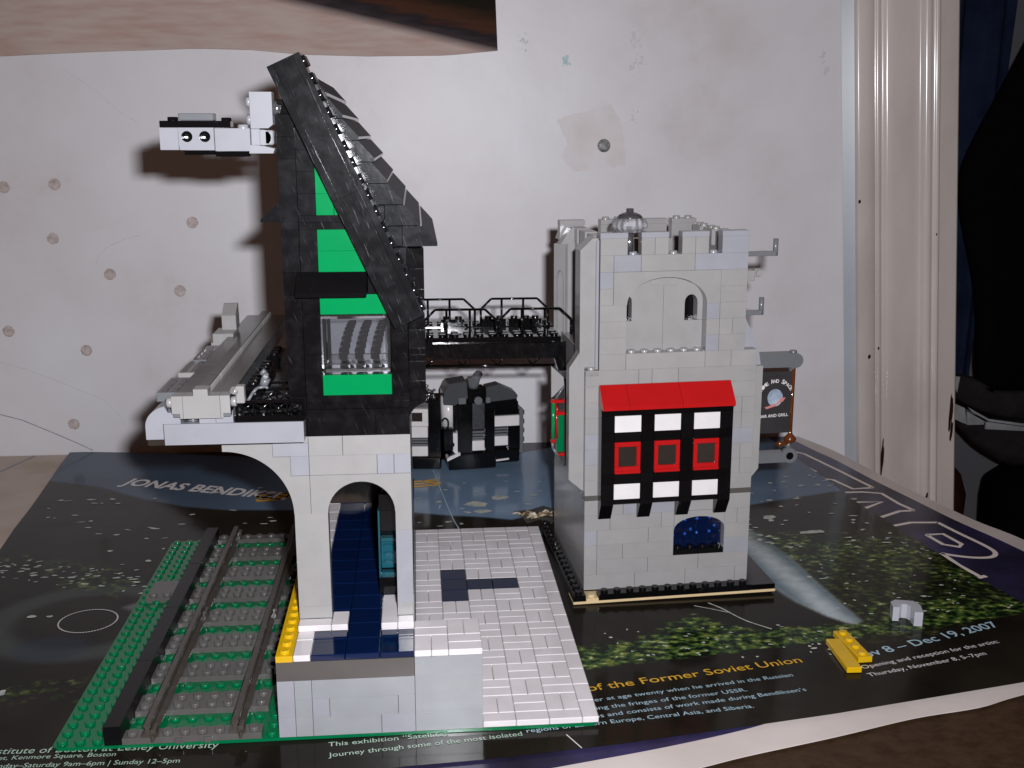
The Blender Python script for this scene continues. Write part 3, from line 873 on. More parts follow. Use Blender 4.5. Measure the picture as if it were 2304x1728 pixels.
# sand-coloured field; a dark wedge sweeps down to the right-hand corner
ma = node(nt, 'ShaderNodeMath', operation='MULTIPLY_ADD'); ma.inputs[1].default_value = -.225; ma.inputs[2].default_value = (43.2+.225*30.5)*S
nt.links.new(sx.outputs['X'], ma.inputs[0])
df = node(nt, 'ShaderNodeMath', operation='SUBTRACT'); nt.links.new(sx.outputs['Z'], df.inputs[0]); nt.links.new(ma.outputs[0], df.inputs[1])
mpn = node(nt, 'ShaderNodeMapping'); mpn.inputs['Scale'].default_value = (9, 9, 60); mpn.inputs['Rotation'].default_value = (0, .24, 0)
nt.links.new(geo.outputs['Position'], mpn.inputs['Vector'])
nzp = node(nt, 'ShaderNodeTexNoise'); nzp.inputs['Scale'].default_value = 3; nzp.inputs['Detail'].default_value = 8
nt.links.new(mpn.outputs[0], nzp.inputs['Vector'])
crs = node(nt, 'ShaderNodeValToRGB'); e = crs.color_ramp.elements
e[0].position = .30; e[0].color = (.40, .28, .245, 1); e[1].position = .62; e[1].color = (.45, .365, .33, 1)
nt.links.new(nzp.outputs['Fac'], crs.inputs['Fac'])
crd = node(nt, 'ShaderNodeValToRGB'); e = crd.color_ramp.elements
e[0].position = .0; e[0].color = (.045, .034, .038, 1); e[1].position = .9; e[1].color = (.010, .007, .004, 1)
e_ = e.new(.25); e_.color = (.018, .014, .016, 1)
e_ = e.new(.45); e_.color = (.055, .022, .013, 1)
mrd = node(nt, 'ShaderNodeMapRange'); mrd.inputs['From Max'].default_value = 4.5*S
nt.links.new(df.outputs[0], mrd.inputs['Value']); 
adn = node(nt, 'ShaderNodeMath', operation='MULTIPLY_ADD'); adn.inputs[1].default_value = .5; adn.inputs[2].default_value = -.25
nt.links.new(nzp.outputs['Fac'], adn.inputs[0])
ad2 = node(nt, 'ShaderNodeMath', operation='ADD'); nt.links.new(mrd.outputs[0], ad2.inputs[0]); nt.links.new(adn.outputs[0], ad2.inputs[1])
nt.links.new(ad2.outputs[0], crd.inputs['Fac'])
mrk = node(nt, 'ShaderNodeMapRange'); mrk.inputs['From Min'].default_value = -.7*S; mrk.inputs['From Max'].default_value = .3*S
nt.links.new(df.outputs[0], mrk.inputs['Value'])
mxp = node(nt, 'ShaderNodeMix', data_type='RGBA')
nt.links.new(mrk.outputs[0], mxp.inputs['Factor']); nt.links.new(crs.outputs[0], mxp.inputs['A']); nt.links.new(crd.outputs[0], mxp.inputs['B'])
nt.links.new(mxp.outputs['Result'], b.inputs['Base Color']); b.inputs['Roughness'].default_value = .7; b.inputs['Specular IOR Level'].default_value = .06
o = obj('wall_print', mb, 'wallprint')
tag(o, 'unframed sand and dark brown print hung on the wall above the models', 'print')

# ------------------------------------------------------------------ toy station on the green baseplate
ST = thing('toy_station', 'toy brick railway station with black tower on the green baseplate', 'toy station')
mb = MB()
rc = .35
mb.prism([(rc, 0), (32-rc, 0), (32, rc), (32, 32-rc), (32-rc, 32), (rc, 32), (0, 32-rc), (0, rc)], 'z', -.19, 0)
for j in range(32):
    for i in (0, 1, 2, 12):
        mb.stud(i+.5, j+.5, -.01, n=10)
    if 1 <= j <= 30 and (j % 4 in (1, 2)):
        for i in range(4, 12):
            if i not in (5, 10): mb.stud(i+.5, j+.5, -.01, n=10)
obj('baseplate', mb, 'basegreen', ST)
# grey plate clipped on the edge and the low black kerb wall
piece(ST, .7, 19.4, 0, 2.8, 22.6, .42, 'trackgrey', 'plate', studs=[(0, 0), (1, 0)])
for k in range(4):
    piece(ST, 3, k*8, 0, 4, k*8+8, 1.2, 'kerbblack', 'kerb_brick')
# track: sleepers with studs, rails on them
mb = MB(); mb.box(4.3, .3, .0, 11.7, 31.7, .04)
track = obj('track', mb, 'basegreen', ST)
for j in range(9):
    y0 = 0 if j == 0 else 4*j-1; y1 = 32 if j == 8 else 4*j+1
    st_ = [(i, r) for i in (0, 2, 3, 4, 5, 7) for r in range(y1-y0)]
    piece(track, 4, y0, 0, 12, y1, .4, 'trackgrey', 'sleeper', studs=st_)
for x in (5.5, 10.5):
    for k in range(2):
        mb = MB()
        y0, y1 = 16*k+.02, 16*k+15.98
        mb.prism([(x-.42, .38), (x+.42, .38), (x+.42, .52), (x+.12, .62), (x+.12, 1.0), (x+.2, 1.08), (x+.2, 1.24), (x+.16, 1.28), (x-.16, 1.28), (x-.2, 1.24), (x-.2, 1.08), (x-.12, 1.0), (x-.12, .62), (x-.42, .52)], 'y', y0, y1)
        obj('rail', mb, 'railgrey', track)
    for yc in (.25, 16, 31.6):
        mb = MB(); mb.box(x+.16, yc-.4, .4, x+.5, yc+.4, .95, .04); mb.box(x+.3, yc-.75, .4, x+.46, yc-.3, .75, .03)
        obj('rail_clip', mb, 'railgrey', track)
for x in (7.05, 8.7):
    mb = MB(); mb.box(x, -.18, .02, x+.42, .35, .34, .03); obj('coupler', mb, 'trackgrey', track)

# platform block
mb = MB(); mb.box(13.06, .9, .0, 20.94, 31.95, 4.78)
plat = obj('platform', mb, 'coolgrey', ST)
for (x0, x1, z0, c) in [(13, 14, 0, 'bluegrey'), (14, 15, 0, 'coolgrey'), (15, 19, 0, 'coolgrey'), (19, 21, 0, 'bluegrey'),
                        (13, 14, 1.2, 'bluegrey'), (14, 15, 1.2, 'coolgrey'), (15, 16, 1.2, 'bluegrey'), (16, 20, 1.2, 'coolgrey'), (20, 21, 1.2, 'coolgrey'),
                        (13, 14, 2.4, 'bluegrey'), (14, 15, 2.4, 'coolgrey'), (15, 21, 2.4, 'coolgrey')]:
    piece(plat, x0, 0, z0, x1, 1, z0+1.2, c)
piece(plat, 13, 0, 3.6, 21, 1, 4.8, 'darkgrey')
for k in range(8):
    for r in range(4):
        piece(plat, 13, 1+k*4-(r % 2)*0, r*1.2, 13.9, min(32, 5+k*4), r*1.2+1.2, 'coolgrey' if r < 3 else 'darkgrey')
for y0, y1 in ((0, 10), (10, 20), (20, 32)):
    piece(plat, 13, y0, 4.8, 14, y1, 5.2, 'yellow', 'plate', studs='all')
# paving of the platform
for y0 in range(0, 32, 2):
    piece(plat, 14, y0, 4.8, 15, y0+2, 5.2, 'tile', 'tile')
    if y0 < 4 or y0 >= 6:
        pass
for y0 in (0, 2):
    for x0 in (15, 17, 19):
        piece(plat, x0, y0, 4.8, x0+2, y0+2 if y0 == 0 else 3.0 if x0 != 17 else 4, 5.2, 'navy', 'tile')
piece(plat, 14, 3, 5.2, 16, 4, 5.6, 'tile', 'tile')
piece(plat, 16, 3, 5.2, 17, 4.9, 5.6, 'tile', 'tile')
piece(plat, 19, 3, 5.2, 20, 6, 5.6, 'tile', 'tile')
piece(plat, 20, 3, 5.2, 21, 4, 5.6, 'tile', 'tile')
for x0 in (14, 19, 20):
    piece(plat, x0, 3, 4.8, x0+1, 8, 5.2, 'tile', 'tile')
for y0 in range(4, 32, 2):
    piece(plat, 17, y0, 4.8, 19, y0+2, 5.2, 'navy', 'tile')
    if y0 >= 8: piece(plat, 19, y0, 4.8, 21, y0+2, 5.2, 'navy', 'tile')
    piece(plat, 15, y0, 4.8, 17, y0+2, 5.2, 'navy', 'tile')

# smooth grey block with paved top
mb = MB(); mb.box(21.06, .1, 0, 24.94, 3.94, 4.76)
blk = obj('side_block', mb, 'coolgrey', ST)
for k in range(4):
    piece(blk, 21, 0, k*1.2, 25, 4, k*1.2+1.2, 'coolgrey')
for (x0, y0, x1, y1) in [(21, 0, 22, 2), (22, 0, 23, 2), (23, 0, 25, 1), (23, 1, 25, 2), (21, 2, 23, 3), (21, 3, 23, 4), (23, 2, 24, 4), (24, 2, 25, 4)]:
    piece(blk, x0, y0, 4.8, x1, y1, 5.2, 'tile', 'tile')

# lower plaza: basket-weave tiles with a dark blue T
mb = MB(); mb.box(21.02, .05, .0, 31.98, 31.95, .05)
plaza = obj('plaza', mb, 'midgrey', ST)
def ptile(x0, y0, x1, y1, mat='tile'):
    if x1 <= 25 and y1 <= 4: return
    if y0 < 4 and x0 < 25: y0 = 4
    if y1-y0 < .1: return
    piece(plaza, x0, y0, 0, x1, y1, .4, mat, 'tile')
tcells = [(23, 17), (23, 19), (23, 21), (25, 19), (27, 19)]
for ci, x0 in enumerate((21, 23, 25, 27, 29)):
    ptile(x0, 0, x0+2, 1)
    for j in range(15):
        y0 = 1+2*j
        if (x0, y0) in tcells:
            ptile(x0, y0, x0+2, y0+2, 'deckblue'); continue
        if (ci+j) % 2 == 0:
            ptile(x0, y0, x0+1, y0+2); ptile(x0+1, y0, x0+2, y0+2)
        else:
            ptile(x0, y0, x0+2, y0+1); ptile(x0, y0+1, x0+2, y0+2)
    ptile(x0, 31, x0+2, 32)
for j in range(16):
    ptile(31, 2*j, 32, 2*j+2)

# lower storey: grey arcade
mb = MB(); mb.box(20.1, 5.0, 5.2, 20.9, 30, 17.15)
low = obj('arcade', mb, 'grey', ST)
piece(low, 14, 4, 5.6, 16, 5, 6.4, 'grey'); piece(low, 14, 4, 6.4, 16, 5, 12.4, 'grey', 'pillar')
for z0, z1, c in [(5.6, 6.4, 'grey'), (6.4, 8.8, 'bluegrey'), (8.8, 11.2, 'bluegrey'), (11.2, 12.4, 'grey')]:
    piece(low, 20, 4, z0, 21, 5, z1, c)
mb = MB(); mb.prism([(15.012, 12.4), (16, 12.4)]+arc(18, 12.4, 2, 1.95, 180, 0, 18)[1:-1]+[(20, 12.4), (20.988, 12.4), (20.988, 14.79), (15.012, 14.79)], 'y', 4.0, 5.0)
obj('arch', mb, 'grey', low)
mb = MB()
mb.prism([(15-.012, 12.41), (15-.012, 14.79), (13.9, 14.79), (13.9, 15.99), (12.9, 15.99), (12.9, 16.79), (10, 16.79), (10, 16.4)]+arc(10, 12.4, 4, 4, 90, 0, 22)[1:], 'y', 4.0, 5.0)
obj('quarter_arch', mb, 'grey', low)
piece(low, 13.9, 4, 14.8, 15, 5, 16, 'bluegrey'); piece(low, 12.9, 4, 16, 15, 5, 16.8, 'bluegrey')
for x0, x1, c in [(15, 19, 'grey'), (19, 20, 'bluegrey'), (20, 21, 'bluegrey')]: piece(low, x0, 4, 14.8, x1, 5, 16, c)
for x0, x1 in [(15, 17), (17, 21)]: piece(low, x0, 4, 16, x1, 5, 17.2, 'grey')
piece(low, 14, 4.02, 16.8, 15, 5, 17.2, 'grey', 'plate')
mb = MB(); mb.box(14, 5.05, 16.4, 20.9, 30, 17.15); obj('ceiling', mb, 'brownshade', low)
# rear piers and technic braces under the canopy
for x0, x1, y in [(9.3, 9.75, 23), (9.9, 10.4, 23), (12.2, 13.2, 24)]:
    mb = MB(); mb.box(x0, y, 10.5 if x0 < 12 else 10, x1, y+1, 16.3, .05); obj('brace', mb, 'midgrey', low)
mb = MB()
for zc in (11.4, 12.9, 14.4):
    mb.cyl((12.7, 23.97, zc), (12.7, 24.0, zc), .3, 14)
obj('pin_hole', mb, 'newblack', low)
mb = MB(); mb.box(14.2, 26, 5.2, 20, 31, 16.4); obj('rear_shade_wall', mb, 'brownshade', low)  # dark brown wall stands in for the unlit far end
# glass booth and globe lamp inside
mb = MB(); mb.box(18.75, 8.0, 5.2, 20.0, 9.2, 6.4, .03)
booth = obj('booth', mb, 'black', ST)
mb = MB()
mb.box(18.75, 8.0, 6.4, 18.9, 8.95, 11.0, .02); mb.box(18.9, 8.0, 6.4, 19.85, 8.5, 6.75, .03); mb.box(18.9, 8.3, 8.75, 19.95, 8.9, 9.0, .03); mb.box(18.9, 8.75, 6.75, 19.95, 8.85, 8.8, .02)
obj('pane', mb, 'cyanpane', booth)
mb = MB(); mb.box(18.8, 9.0, 6.4, 20.0, 9.2, 11.0, .02); obj('back_panel', mb, 'newblack', booth)
for zc in (7.3, 7.85, 8.4):
    mb = MB(); mb.tube([(19.38+.3*math.cos(t), 8.55, zc+.12*math.sin(t)) for t in np.linspace(0, math.pi, 7)], .05, 6)
    obj('seat_rib', mb, 'cyanpane', booth)
piece(booth, 18.85, 8, 11.0, 19.85, 9.2, 12.1, 'newblack', 'cap', studs='all')
mb = MB(); mb.cyl((19.35, 8.5, 12.1), (19.35, 8.5, 13.3), .17, 12); obj('lamp_stem', mb, 'silver', booth)
mb = MB(); mb.lathe((19.35, 8.5, 13.0), [(.1, -.55), (.45, -.4), (.55, 0), (.45, .4), (.05, .55)], 18); obj('lamp_globe', mb, 'clear', booth)

# black upper tower
mb = MB()
mb.prism([(14.05, 17.2), (20.95, 17.2), (20.95, 20.6), (15.9, 20.6), (15.9, 25.4), (20.2, 25.4), (18.2, 30), (15.0, 36.6), (14.05, 35.5)], 'y', 5.02, 5.6)
mb.box(14.05, 5.6, 17.2, 15.0, 30, 34.5, .02)
mb.box(15, 29.3, 17.2, 20.9, 30, 27, .02)
up = obj('upper_tower', mb, 'black', ST)
def bk(x0, z0, x1, z1, mat='black', name='brick', y0=4, y1=5):
    if mat == 'black' and z0 > 26.5: mat = 'topblack'
    return piece(up, x0, y0, z0, x1, y1, z1, mat, name)
bk(15, 17.2, 19, 18.4); bk(19, 17.2, 21, 18.4)
for z0 in (18.4, 18.84, 19.26): bk(15, z0, 21, z0+.42, name='plate')
bk(16, 19.67, 20, 20.88, 'brightgreen')
zl = [17.2, 18.4, 19.6, 20.8, 23.2, 24.4, 25.6, 26.9, 28.1, 29.3, 30.8, 33.2, 34.4, 35.6]
for z0, z1 in zip(zl[:-1], zl[1:]): bk(14, z0, 15, z1)
z_ = 19.68
for dz in (1.2, 1.2, 2.4, 1.2, 1.22): bk(15, z_, 16, z_+dz); z_ += dz
for z0, z1 in ((26.9, 28.1), (28.1, 29.3), (30.1, 31.3), (31.3, 32.5), (32.5, 33.7), (33.7, 34.9)): bk(15, z0, min(16, 15.0+(36.3-z0)*.45), z1)
for z0, z1 in ((19.68, 20.9), (20.9, 22.1), (22.1, 23.3), (23.3, 24.5)): bk(20, z0, 21, z1)
for z0, x1 in ((24.45, 20.0),): bk(16, z0, x1, 25.6, 'brightgreen')
bk(16, 26.9, 19.8, 28.1, 'brightgreen'); bk(16, 28.1, 19.2, 29.3, 'brightgreen')
bk(15, 29.3, 18.9, 29.7, 'wornblack', 'plate'); bk(15, 29.7, 18.7, 30.1, name='plate')
bk(16, 30.1, 17, 31.3, 'brightgreen'); bk(17, 30.1, 18.2, 31.3, 'brightgreen'); bk(16, 31.3, 17.6, 32.5, 'brightgreen'); bk(16, 32.5, 17.0, 33.4, 'brightgreen')
bk(18.75, 25.6, 20.2, 26.9)
mb = MB(); mb.prism([(2.9, 25.6), (4.98, 25.6), (4.98, 26.9), (4.0, 26.9), (2.9, 25.86)], 'x', 14.76, 18.72); obj('awning_slope', mb, 'newblack', up)
mb = MB(); mb.prism([(12.92, 29.72), (15, 29.72), (15, 30.85), (14.0, 30.85), (12.92, 29.9)], 'y', 3.95, 28); obj('eave_slope', mb, 'topblack', up)
mb = MB(); mb.box(14.1, 4.1, 35.6, 15.0, 5, 36.4); obj('brick', mb, 'black', up)
# glazed opening: clear panel over a clear studded plate, dark room inside
mb = MB()
mb.prism([(16.02, 21.3), (19.98, 21.3), (19.98, 24.44), (16.02, 24.44), (16.02, 24.2), (19.7, 24.2), (19.7, 21.6), (16.3, 21.6), (16.3, 24.19), (16.02, 24.19)], 'y', 4.02, 4.9)
mb.box(16.3, 4.45, 21.6, 19.7, 4.5, 24.2, .01)
win = obj('window', mb, 'clear', up)
mb = MB(); mb.box(16.02, 4.02, 20.9, 19.98, 4.95, 21.28, .03)
for i in range(4): mb.cyl((16.5+i, 4.0, 21.08), (16.5+i, 4.06, 21.08), .14, 10)
obj('clear_plate', mb, 'clear', win)
for x in (16.3, 19.6):
    mb = MB(); mb.cyl((x, 4.02, 24.3), (x, 3.92, 24.3), .12, 10, bev=.03); obj('clear_pin', mb, 'clear', win)
mb = MB(); mb.box(16.1, 9.5, 21.0, 19.9, 9.8, 25); obj('inner_back', mb, 'midgrey', up)
mb = MB(); mb.box(16.1, 5.1, 20.8, 19.9, 9.5, 21.0)
obj('inner_floor', mb, 'darkgrey', up)
for i in range(3):
    mb = MB()
    P = [(16.9+i*.95+.5*t, 6.0+2.6*t, 21.4+1.9*math.sin(t*1.4)) for t in np.linspace(0, 1, 9)]
    for a, c in zip(P[:-1], P[1:]):
        mb.box(min(a[0], c[0])-.02, a[1], a[2]-.12, a[0]+.45, c[1]+.05, c[2]+.05, .04)
    obj('inner_slope', mb, 'black', up)
# right-hand column standing proud of the side wall
mb = MB(); mb.box(21.0, 5.6, 18.9, 21.95, 30, 28.0, .02); side = obj('side_wall', mb, 'black', ST)
for z0, z1 in ((19.0, 20.2), (20.2, 21.4), (21.4, 21.8), (21.8, 22.2), (22.2, 23.3), (23.3, 24.5), (24.5, 25.7), (25.7, 26.9), (26.9, 28.1)):
    piece(side, 21.0, 5, z0, 22, 6, z1, 'black')
mb = MB(); mb.prism([(20.9, 17.7), (20.9, 19.0), (21.98, 19.0)]+arc(22.2, 17.6, 1.3, 1.3, 100, 178, 8), 'y', 5.0, 8); obj('curved_foot', mb, 'black', side)
piece(side, 20, 5, 24.5, 21, 6, 26.9, 'black'); piece(side, 20, 5, 26.9, 21, 6, 28.15, 'roofblack')
# stepped roof slopes on the right
mb = MB(); mb.prism([(15.6, 28.2), (21.8, 28.2), (20.9, 29.3), (19.9, 30.5), (19.0, 31.7), (18.1, 33), (17.3, 34.1), (16.4, 35.3), (15.6, 36.4)], 'y', 5.6, 23); roof = obj('roof', mb, 'roofblack', ST)
tips = [(22.8, 28.2), (21.82, 29.4), (20.88, 30.6), (20.0, 31.8), (19.3, 33.0), (18.45, 34.2), (17.6, 35.4), (16.75, 36.6)]
for k, (xt, zb) in enumerate(tips):
    y0 = 5.0
    lens = [2, 4, 4, 4, 4] if k % 2 == 0 else [4, 4, 4, 4, 2]
    for L_ in lens:
        mb = MB()
        xl = xt-2.0
        mb.prism([(xl, zb+.02), (xt-.03, zb+.02), (xt, zb+.06), (xt, zb+.2), (xt-.88, zb+1.18), (xl, zb+1.18)], 'y', y0+.015, y0+L_-.015)
        o = obj('roof_slope', mb, 'roofblack', roof); y0 += L_
        o.data.materials.append(MATS['slopegrain'])          # slope faces are moulded with a fine grain
        for p_ in o.data.polygons:
            if p_.normal.x > .3 and p_.normal.z > .3: p_.material_index = 1
    if k < 4:
        mb = MB(); mb.box(xt-3.2, 5.02, zb+.02, xt-2.02, 6, zb+1.18, .03); obj('brick', mb, 'roofblack', roof)

# tilted gable slab: rotated frame, local x along the slab, local z towards its studs
mb = MB(); mb.box(.05, .05, .1, 15.95, 1.95, 1.85, .02)
slab = obj('gable_slab', mb, 'wornblack', ST)
dx, dz = .413, -.911
slab.matrix_local = Matrix(((dx, 0, .911, 13.78*S), (0, 1, 0, 3.0*S), (dz, 0, .413, 38.04*S), (0, 0, 0, 1))) @ Matrix.Diagonal((.981, 1, .95, 1))
for a, c in ((0, 8), (8, 12), (12, 16)): piece(slab, a, 0, 0, c, 2, .4, 'wornblack', 'plate')
for a, c in ((0, 8), (8, 16)): piece(slab, a, 0, .4, c, 2, 1.6, 'wornblack', 'brick')
for a, c in ((0, 8), (8, 16)): piece(slab, a, 0, 1.6, c, 2, 2.0, 'wornblack', 'plate', studs='all')

# white canopy beam and its rounded tip
mb = MB(); mb.box(7.1, 3.1, 17.25, 14.8, 3.95, 18.35, .02)
can = obj('canopy', mb, 'bluegrey', ST)
piece(can, 7, 3, 17.15, 14.9, 4, 18.4, 'bluegrey', 'beam')
mb = MB(); mb.prism([(6.98, 17.52), (6.0, 17.52), (6.0, 18.3)]+arc(7.5, 18.3, 1.5, 1.2, 180, 105, 10)[1:]+[(7.3, 19.08), (7.98, 19.08), (7.98, 18.42), (6.98, 18.42)], 'y', 3.0, 5.0); obj('curved_tip', mb, 'bluegrey', can)
mb = MB(); mb.box(6.03, 3.05, 17.12, 6.97, 4, 17.5, .04); obj('tip_lamp', mb, 'smoke', can)
piece(can, 8, 3.3, 18.4, 9, 4.3, 18.42, 'midgrey', 'plate', studs='all')
piece(can, 9, 3.05, 18.4, 9.95, 4, 18.75, 'bluegrey', 'plate'); 
mb = MB(); mb.prism([(9.96, 18.42), (10.92, 18.42), (10.92, 19.15), (10.3, 18.75), (9.96, 18.75)], 'y', 3.05, 4); obj('slope', mb, 'bluegrey', can)
for x in (7.15, 7.95):
    mb = MB(); mb.cyl((x, 3.2, 19.05), (x, 3.2, 19.35), .14, 10); mb.box(x-.13, 3.1, 18.8, x+.13, 3.4, 19.15, .03); obj('clear_stud', mb, 'clear', can)
piece(can, 7, 5, 17.2, 14, 29, 17.6, 'midgrey', 'deck', gap=.03)
# black lattice fences
for y0, x0, zb in ((3.05, 11, 18.42), (6.0, 11, 18.42)):
    mb = MB()
    mb.box(x0, y0, zb, 14.95, y0+.9, zb+.36, .02)
    mb.box(x0, y0+.2, zb+1.05, 14.95, y0+.42, zb+1.22, .03)
    for k in range(5): xx = x0+.05+k*.95; mb.box(xx, y0+.22, zb+.3, xx+.12, y0+.4, zb+1.1, .02)
    for k in range(4):
        xa = x0+.1+k*.95
        mb.tube([(xa, y0+.3, zb+.38), (xa+.95, y0+.3, zb+1.08)], .055, 6); mb.tube([(xa, y0+.3, zb+1.08), (xa+.95, y0+.3, zb+.38)], .055, 6)
    obj('lattice_fence', mb, 'newblack', can)
mb = MB()
mb.cyl((12.6, 7.5, 19.7), (14.95, 7.5, 19.7), .09, 8)
for i in range(3): mb.lathe((13.0+i*.8, 7.5, 19.7), [(.05, -.1), (.13, 0), (.05, .1)], 8)
obj('bar', mb, 'newblack', can)

# grey monorail beam running back along the tower
mb = MB(); mb.box(7.7, 2.6, 18.9, 10.9, 30, 20.1, .02)
mono = obj('monorail_beam', mb, 'midgrey', ST)
for q in ([(7.66, 19.15), (8.1, 19.15), (8.1, 18.86), (8.27, 18.86), (8.27, 20.17), (7.66, 20.17)], [(8.29, 18.86), (10.34, 18.86), (10.34, 20.17), (9.7, 20.17), (9.7, 20.55), (8.9, 20.55), (8.9, 20.17), (8.29, 20.17)], [(10.36, 18.86), (10.5, 18.86), (10.5, 19.15), (10.9, 19.15), (10.9, 20.17), (10.36, 20.17)]):
    mb = MB(); mb.prism(q, 'y', 2.45, 3.4); obj('end_cap', mb, 'grey', mono)
for ya, yb_ in ((3.4, 11), (11, 19), (19, 30)):
    piece(mono, 7.75, ya, 19.95, 8.92, yb_, 20.17, 'trackgrey', 'tile', ch=.02); piece(mono, 9.68, ya, 19.95, 10.95, yb_, 20.17, 'trackgrey', 'tile', ch=.02)
for ya, yb_ in ((3.4, 7), (7, 14.7), (14.7, 25.4), (25.4, 30)):
    piece(mono, 8.92, ya, 20.1, 9.68, yb_, 20.42, 'white', 'ridge'); piece(mono, 8.96, ya, 20.42, 9.62, yb_, 20.52, 'trackgrey', 'tile')
for k, (y0, L_) in enumerate(((5.2, 4), (10.5, 3), (14.5, 5), (20.5, 5))):
    piece(mono, 6.2+.12*k, y0, 19.2, 7.7, y0+L_, 19.75, 'grey' if k % 2 else 'midgrey', 'plate')
    for i in range(3):
        for j in range(2):
            mb = MB(); mb.box(6.45+j*.6, y0+.3+i*1.1, 19.72, 6.75+j*.6, y0+1.1+i*1.1, 19.82, .03); obj('grille_slot', mb, 'darkgrey', mono)
mb = MB(); mb.box(6.7, 20.5, 19.5, 8.2, 23, 20.4, .04); obj('turret_base', mb, 'grey', mono)
mb = MB(); mb.box(7.15, 22, 20.4, 8.2, 23.5, 21.5, .03); mb.prism([(22, 21.5), (23.5, 21.5), (23.5, 22.2), (23.2, 22.2)], 'x', 7.17, 8.18); obj('turret', mb, 'grey', mono)
for xa, xb in ((7.66, 7.32), (10.9, 11.2)):
    mb = MB(); mb.cyl((xa, 2.95, 19.7), (xb, 2.95, 19.7), .3, 14, bev=.04); obj('side_stud', mb, 'grey', mono)
mb = MB(); mb.box(11.22, 2.6, 19.65, 11.7, 3.2, 20.65, .04); mb.cyl((11.22, 2.75, 20.3), (11.05, 2.6, 20.45), .22, 12); obj('bracket', mb, 'grey', mono)
mb = MB(); mb.tube([(11.75, 3.4, 19.6), (12.0, 3.6, 20.0), (12.25, 3.8, 20.25), (12.7, 3.9, 20.3), (12.85, 3.9, 20.2)], .09, 8); mb.cyl((12.55, 4.2, 20.3), (12.75, 4.2, 20.75), .26, 12); mb.box(12.5, 4.3, 20.6, 12.85, 4.6, 21.0, .06); mb.cyl((12.45, 4.3, 20.95), (12.7, 4.3, 21.2), .14, 10); obj('hose_end', mb, 'midgrey', mono)
for x, y0 in ((11.0, 7), (11.1, 11), (11.15, 16)):
    mb = MB(); mb.box(x, y0, 18.6, x+.9, y0+3, 19.6, .05)
    for i in range(3): mb.stud(x+.45, y0+.5+i, 19.58, n=10)
    obj('side_plate', mb, 'newblack', mono)

# white jib near the roof top
mb = MB(); mb.box(10.7, 4.1, 33.75, 12.5, 4.9, 34.8, .02)
jib = obj('jib_arm', mb, 'bluegrey', ST)
piece(jib, 7.72, 4, 33.68, 8.74, 5, 34.87, 'bluegrey')
mb = MB()
outl = [(8.75, 33.68), (10.65, 33.68), (10.65, 34.87), (8.75, 34.87)]
def holed(mb, mt_, outer, holes, y0, y1, r, n=18):
    # strip of faces between a rectangle and its round holes, split at mid lines
    x0, z0 = outer[0]; x1, z1 = outer[2]
    xs = [x0]+[(holes[i][0]+holes[i+1][0])/2 for i in range(len(holes)-1)]+[x1]
    for (hx, hz), a, c in zip(holes, xs[:-1], xs[1:]):
        ring = [(hx+r*math.cos(2*math.pi*i/n), hz+r*math.sin(2*math.pi*i/n)) for i in range(n)]
        out = []
        for px, pz in ring:
            dx_, dz_ = px-hx, pz-hz
            t = min((c-hx)/dx_ if dx_ > 1e-6 else 1e9, (a-hx)/dx_ if dx_ < -1e-6 else 1e9, (z1-hz)/dz_ if dz_ > 1e-6 else 1e9, (z0-hz)/dz_ if dz_ < -1e-6 else 1e9)
            out.append((hx+dx_*t, hz+dz_*t))
        for i in range(n):
            j = (i+1) % n
            mb.add([(ring[i][0], y0, ring[i][1]), (out[i][0], y0, out[i][1]), (out[j][0], y0, out[j][1]), (ring[j][0], y0, ring[j][1])], [[0, 1, 2, 3]])
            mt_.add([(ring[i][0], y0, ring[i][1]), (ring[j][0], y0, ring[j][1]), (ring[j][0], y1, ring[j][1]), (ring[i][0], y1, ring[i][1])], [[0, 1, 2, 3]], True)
        for cx, cz in ((a, z0), (c, z0), (c, z1), (a, z1)):
            near = sorted(range(n), key=lambda i: (out[i][0]-cx)**2+(out[i][1]-cz)**2)[:2]
            mb.add([(cx, y0, cz)]+[(out[i][0], y0, out[i][1]) for i in near], [[0, 1, 2]])
    mb.add([(x0, y0, z0), (x1, y0, z0), (x1, y1, z0), (x0, y1, z0), (x0, y0, z1), (x1, y0, z1), (x1, y1, z1), (x0, y1, z1)], [[0, 3, 2, 1], [4, 5, 6, 7], [0, 4, 7, 3], [1, 2, 6, 5]])
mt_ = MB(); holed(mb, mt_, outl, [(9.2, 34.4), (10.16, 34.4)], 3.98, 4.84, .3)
obj('technic_brick', mb, 'bluegrey', jib); obj('shaded_bore', mt_, 'kerbblack', jib)  # bore coloured black for the shade inside the holes
mb = MB(); mb.box(8.8, 4.85, 33.8, 10.6, 4.9, 34.8, .01); obj('hole_shade', mb, 'newblack', jib)  # black sheet in place of the dark depth of the holes
piece(jib, 10.67, 4, 33.62, 12.6, 5, 34.85, 'bluegrey', studs=[(1, 0)])
mb = MB(); mb.box(7.77, 4.0, 34.88, 11.57, 5.0, 35.24, .03); mb.stud(8.4, 4.5, 35.22, r=.29, h=.23); mb.stud(11.28, 4.5, 35.22, r=.28, h=.2); obj('plate', mb, 'newblack', jib)
piece(jib, 8.78, 4.02, 35.25, 10.68, 5, 35.64, 'midgrey', 'tile')
mb = MB(); mb.box(9.0, 4.1, 33.42, 10.65, 4.9, 33.66, .03); mb.box(10.67, 4.1, 33.32, 12.45, 4.9, 33.6, .03); obj('plate', mb, 'newblack', jib)
mb = MB(); mb.prism([(12.66, 34.85), (13.6, 34.85), (13.86, 35.05), (13.86, 36.78), (12.66, 36.78)], 'y', 3.95, 5); 
for zc in (36.25, 35.3): mb.cyl((12.68, 4.45, zc), (12.44, 4.45, zc), .29, 14)
obj('headlight_brick', mb, 'bluegrey', jib)
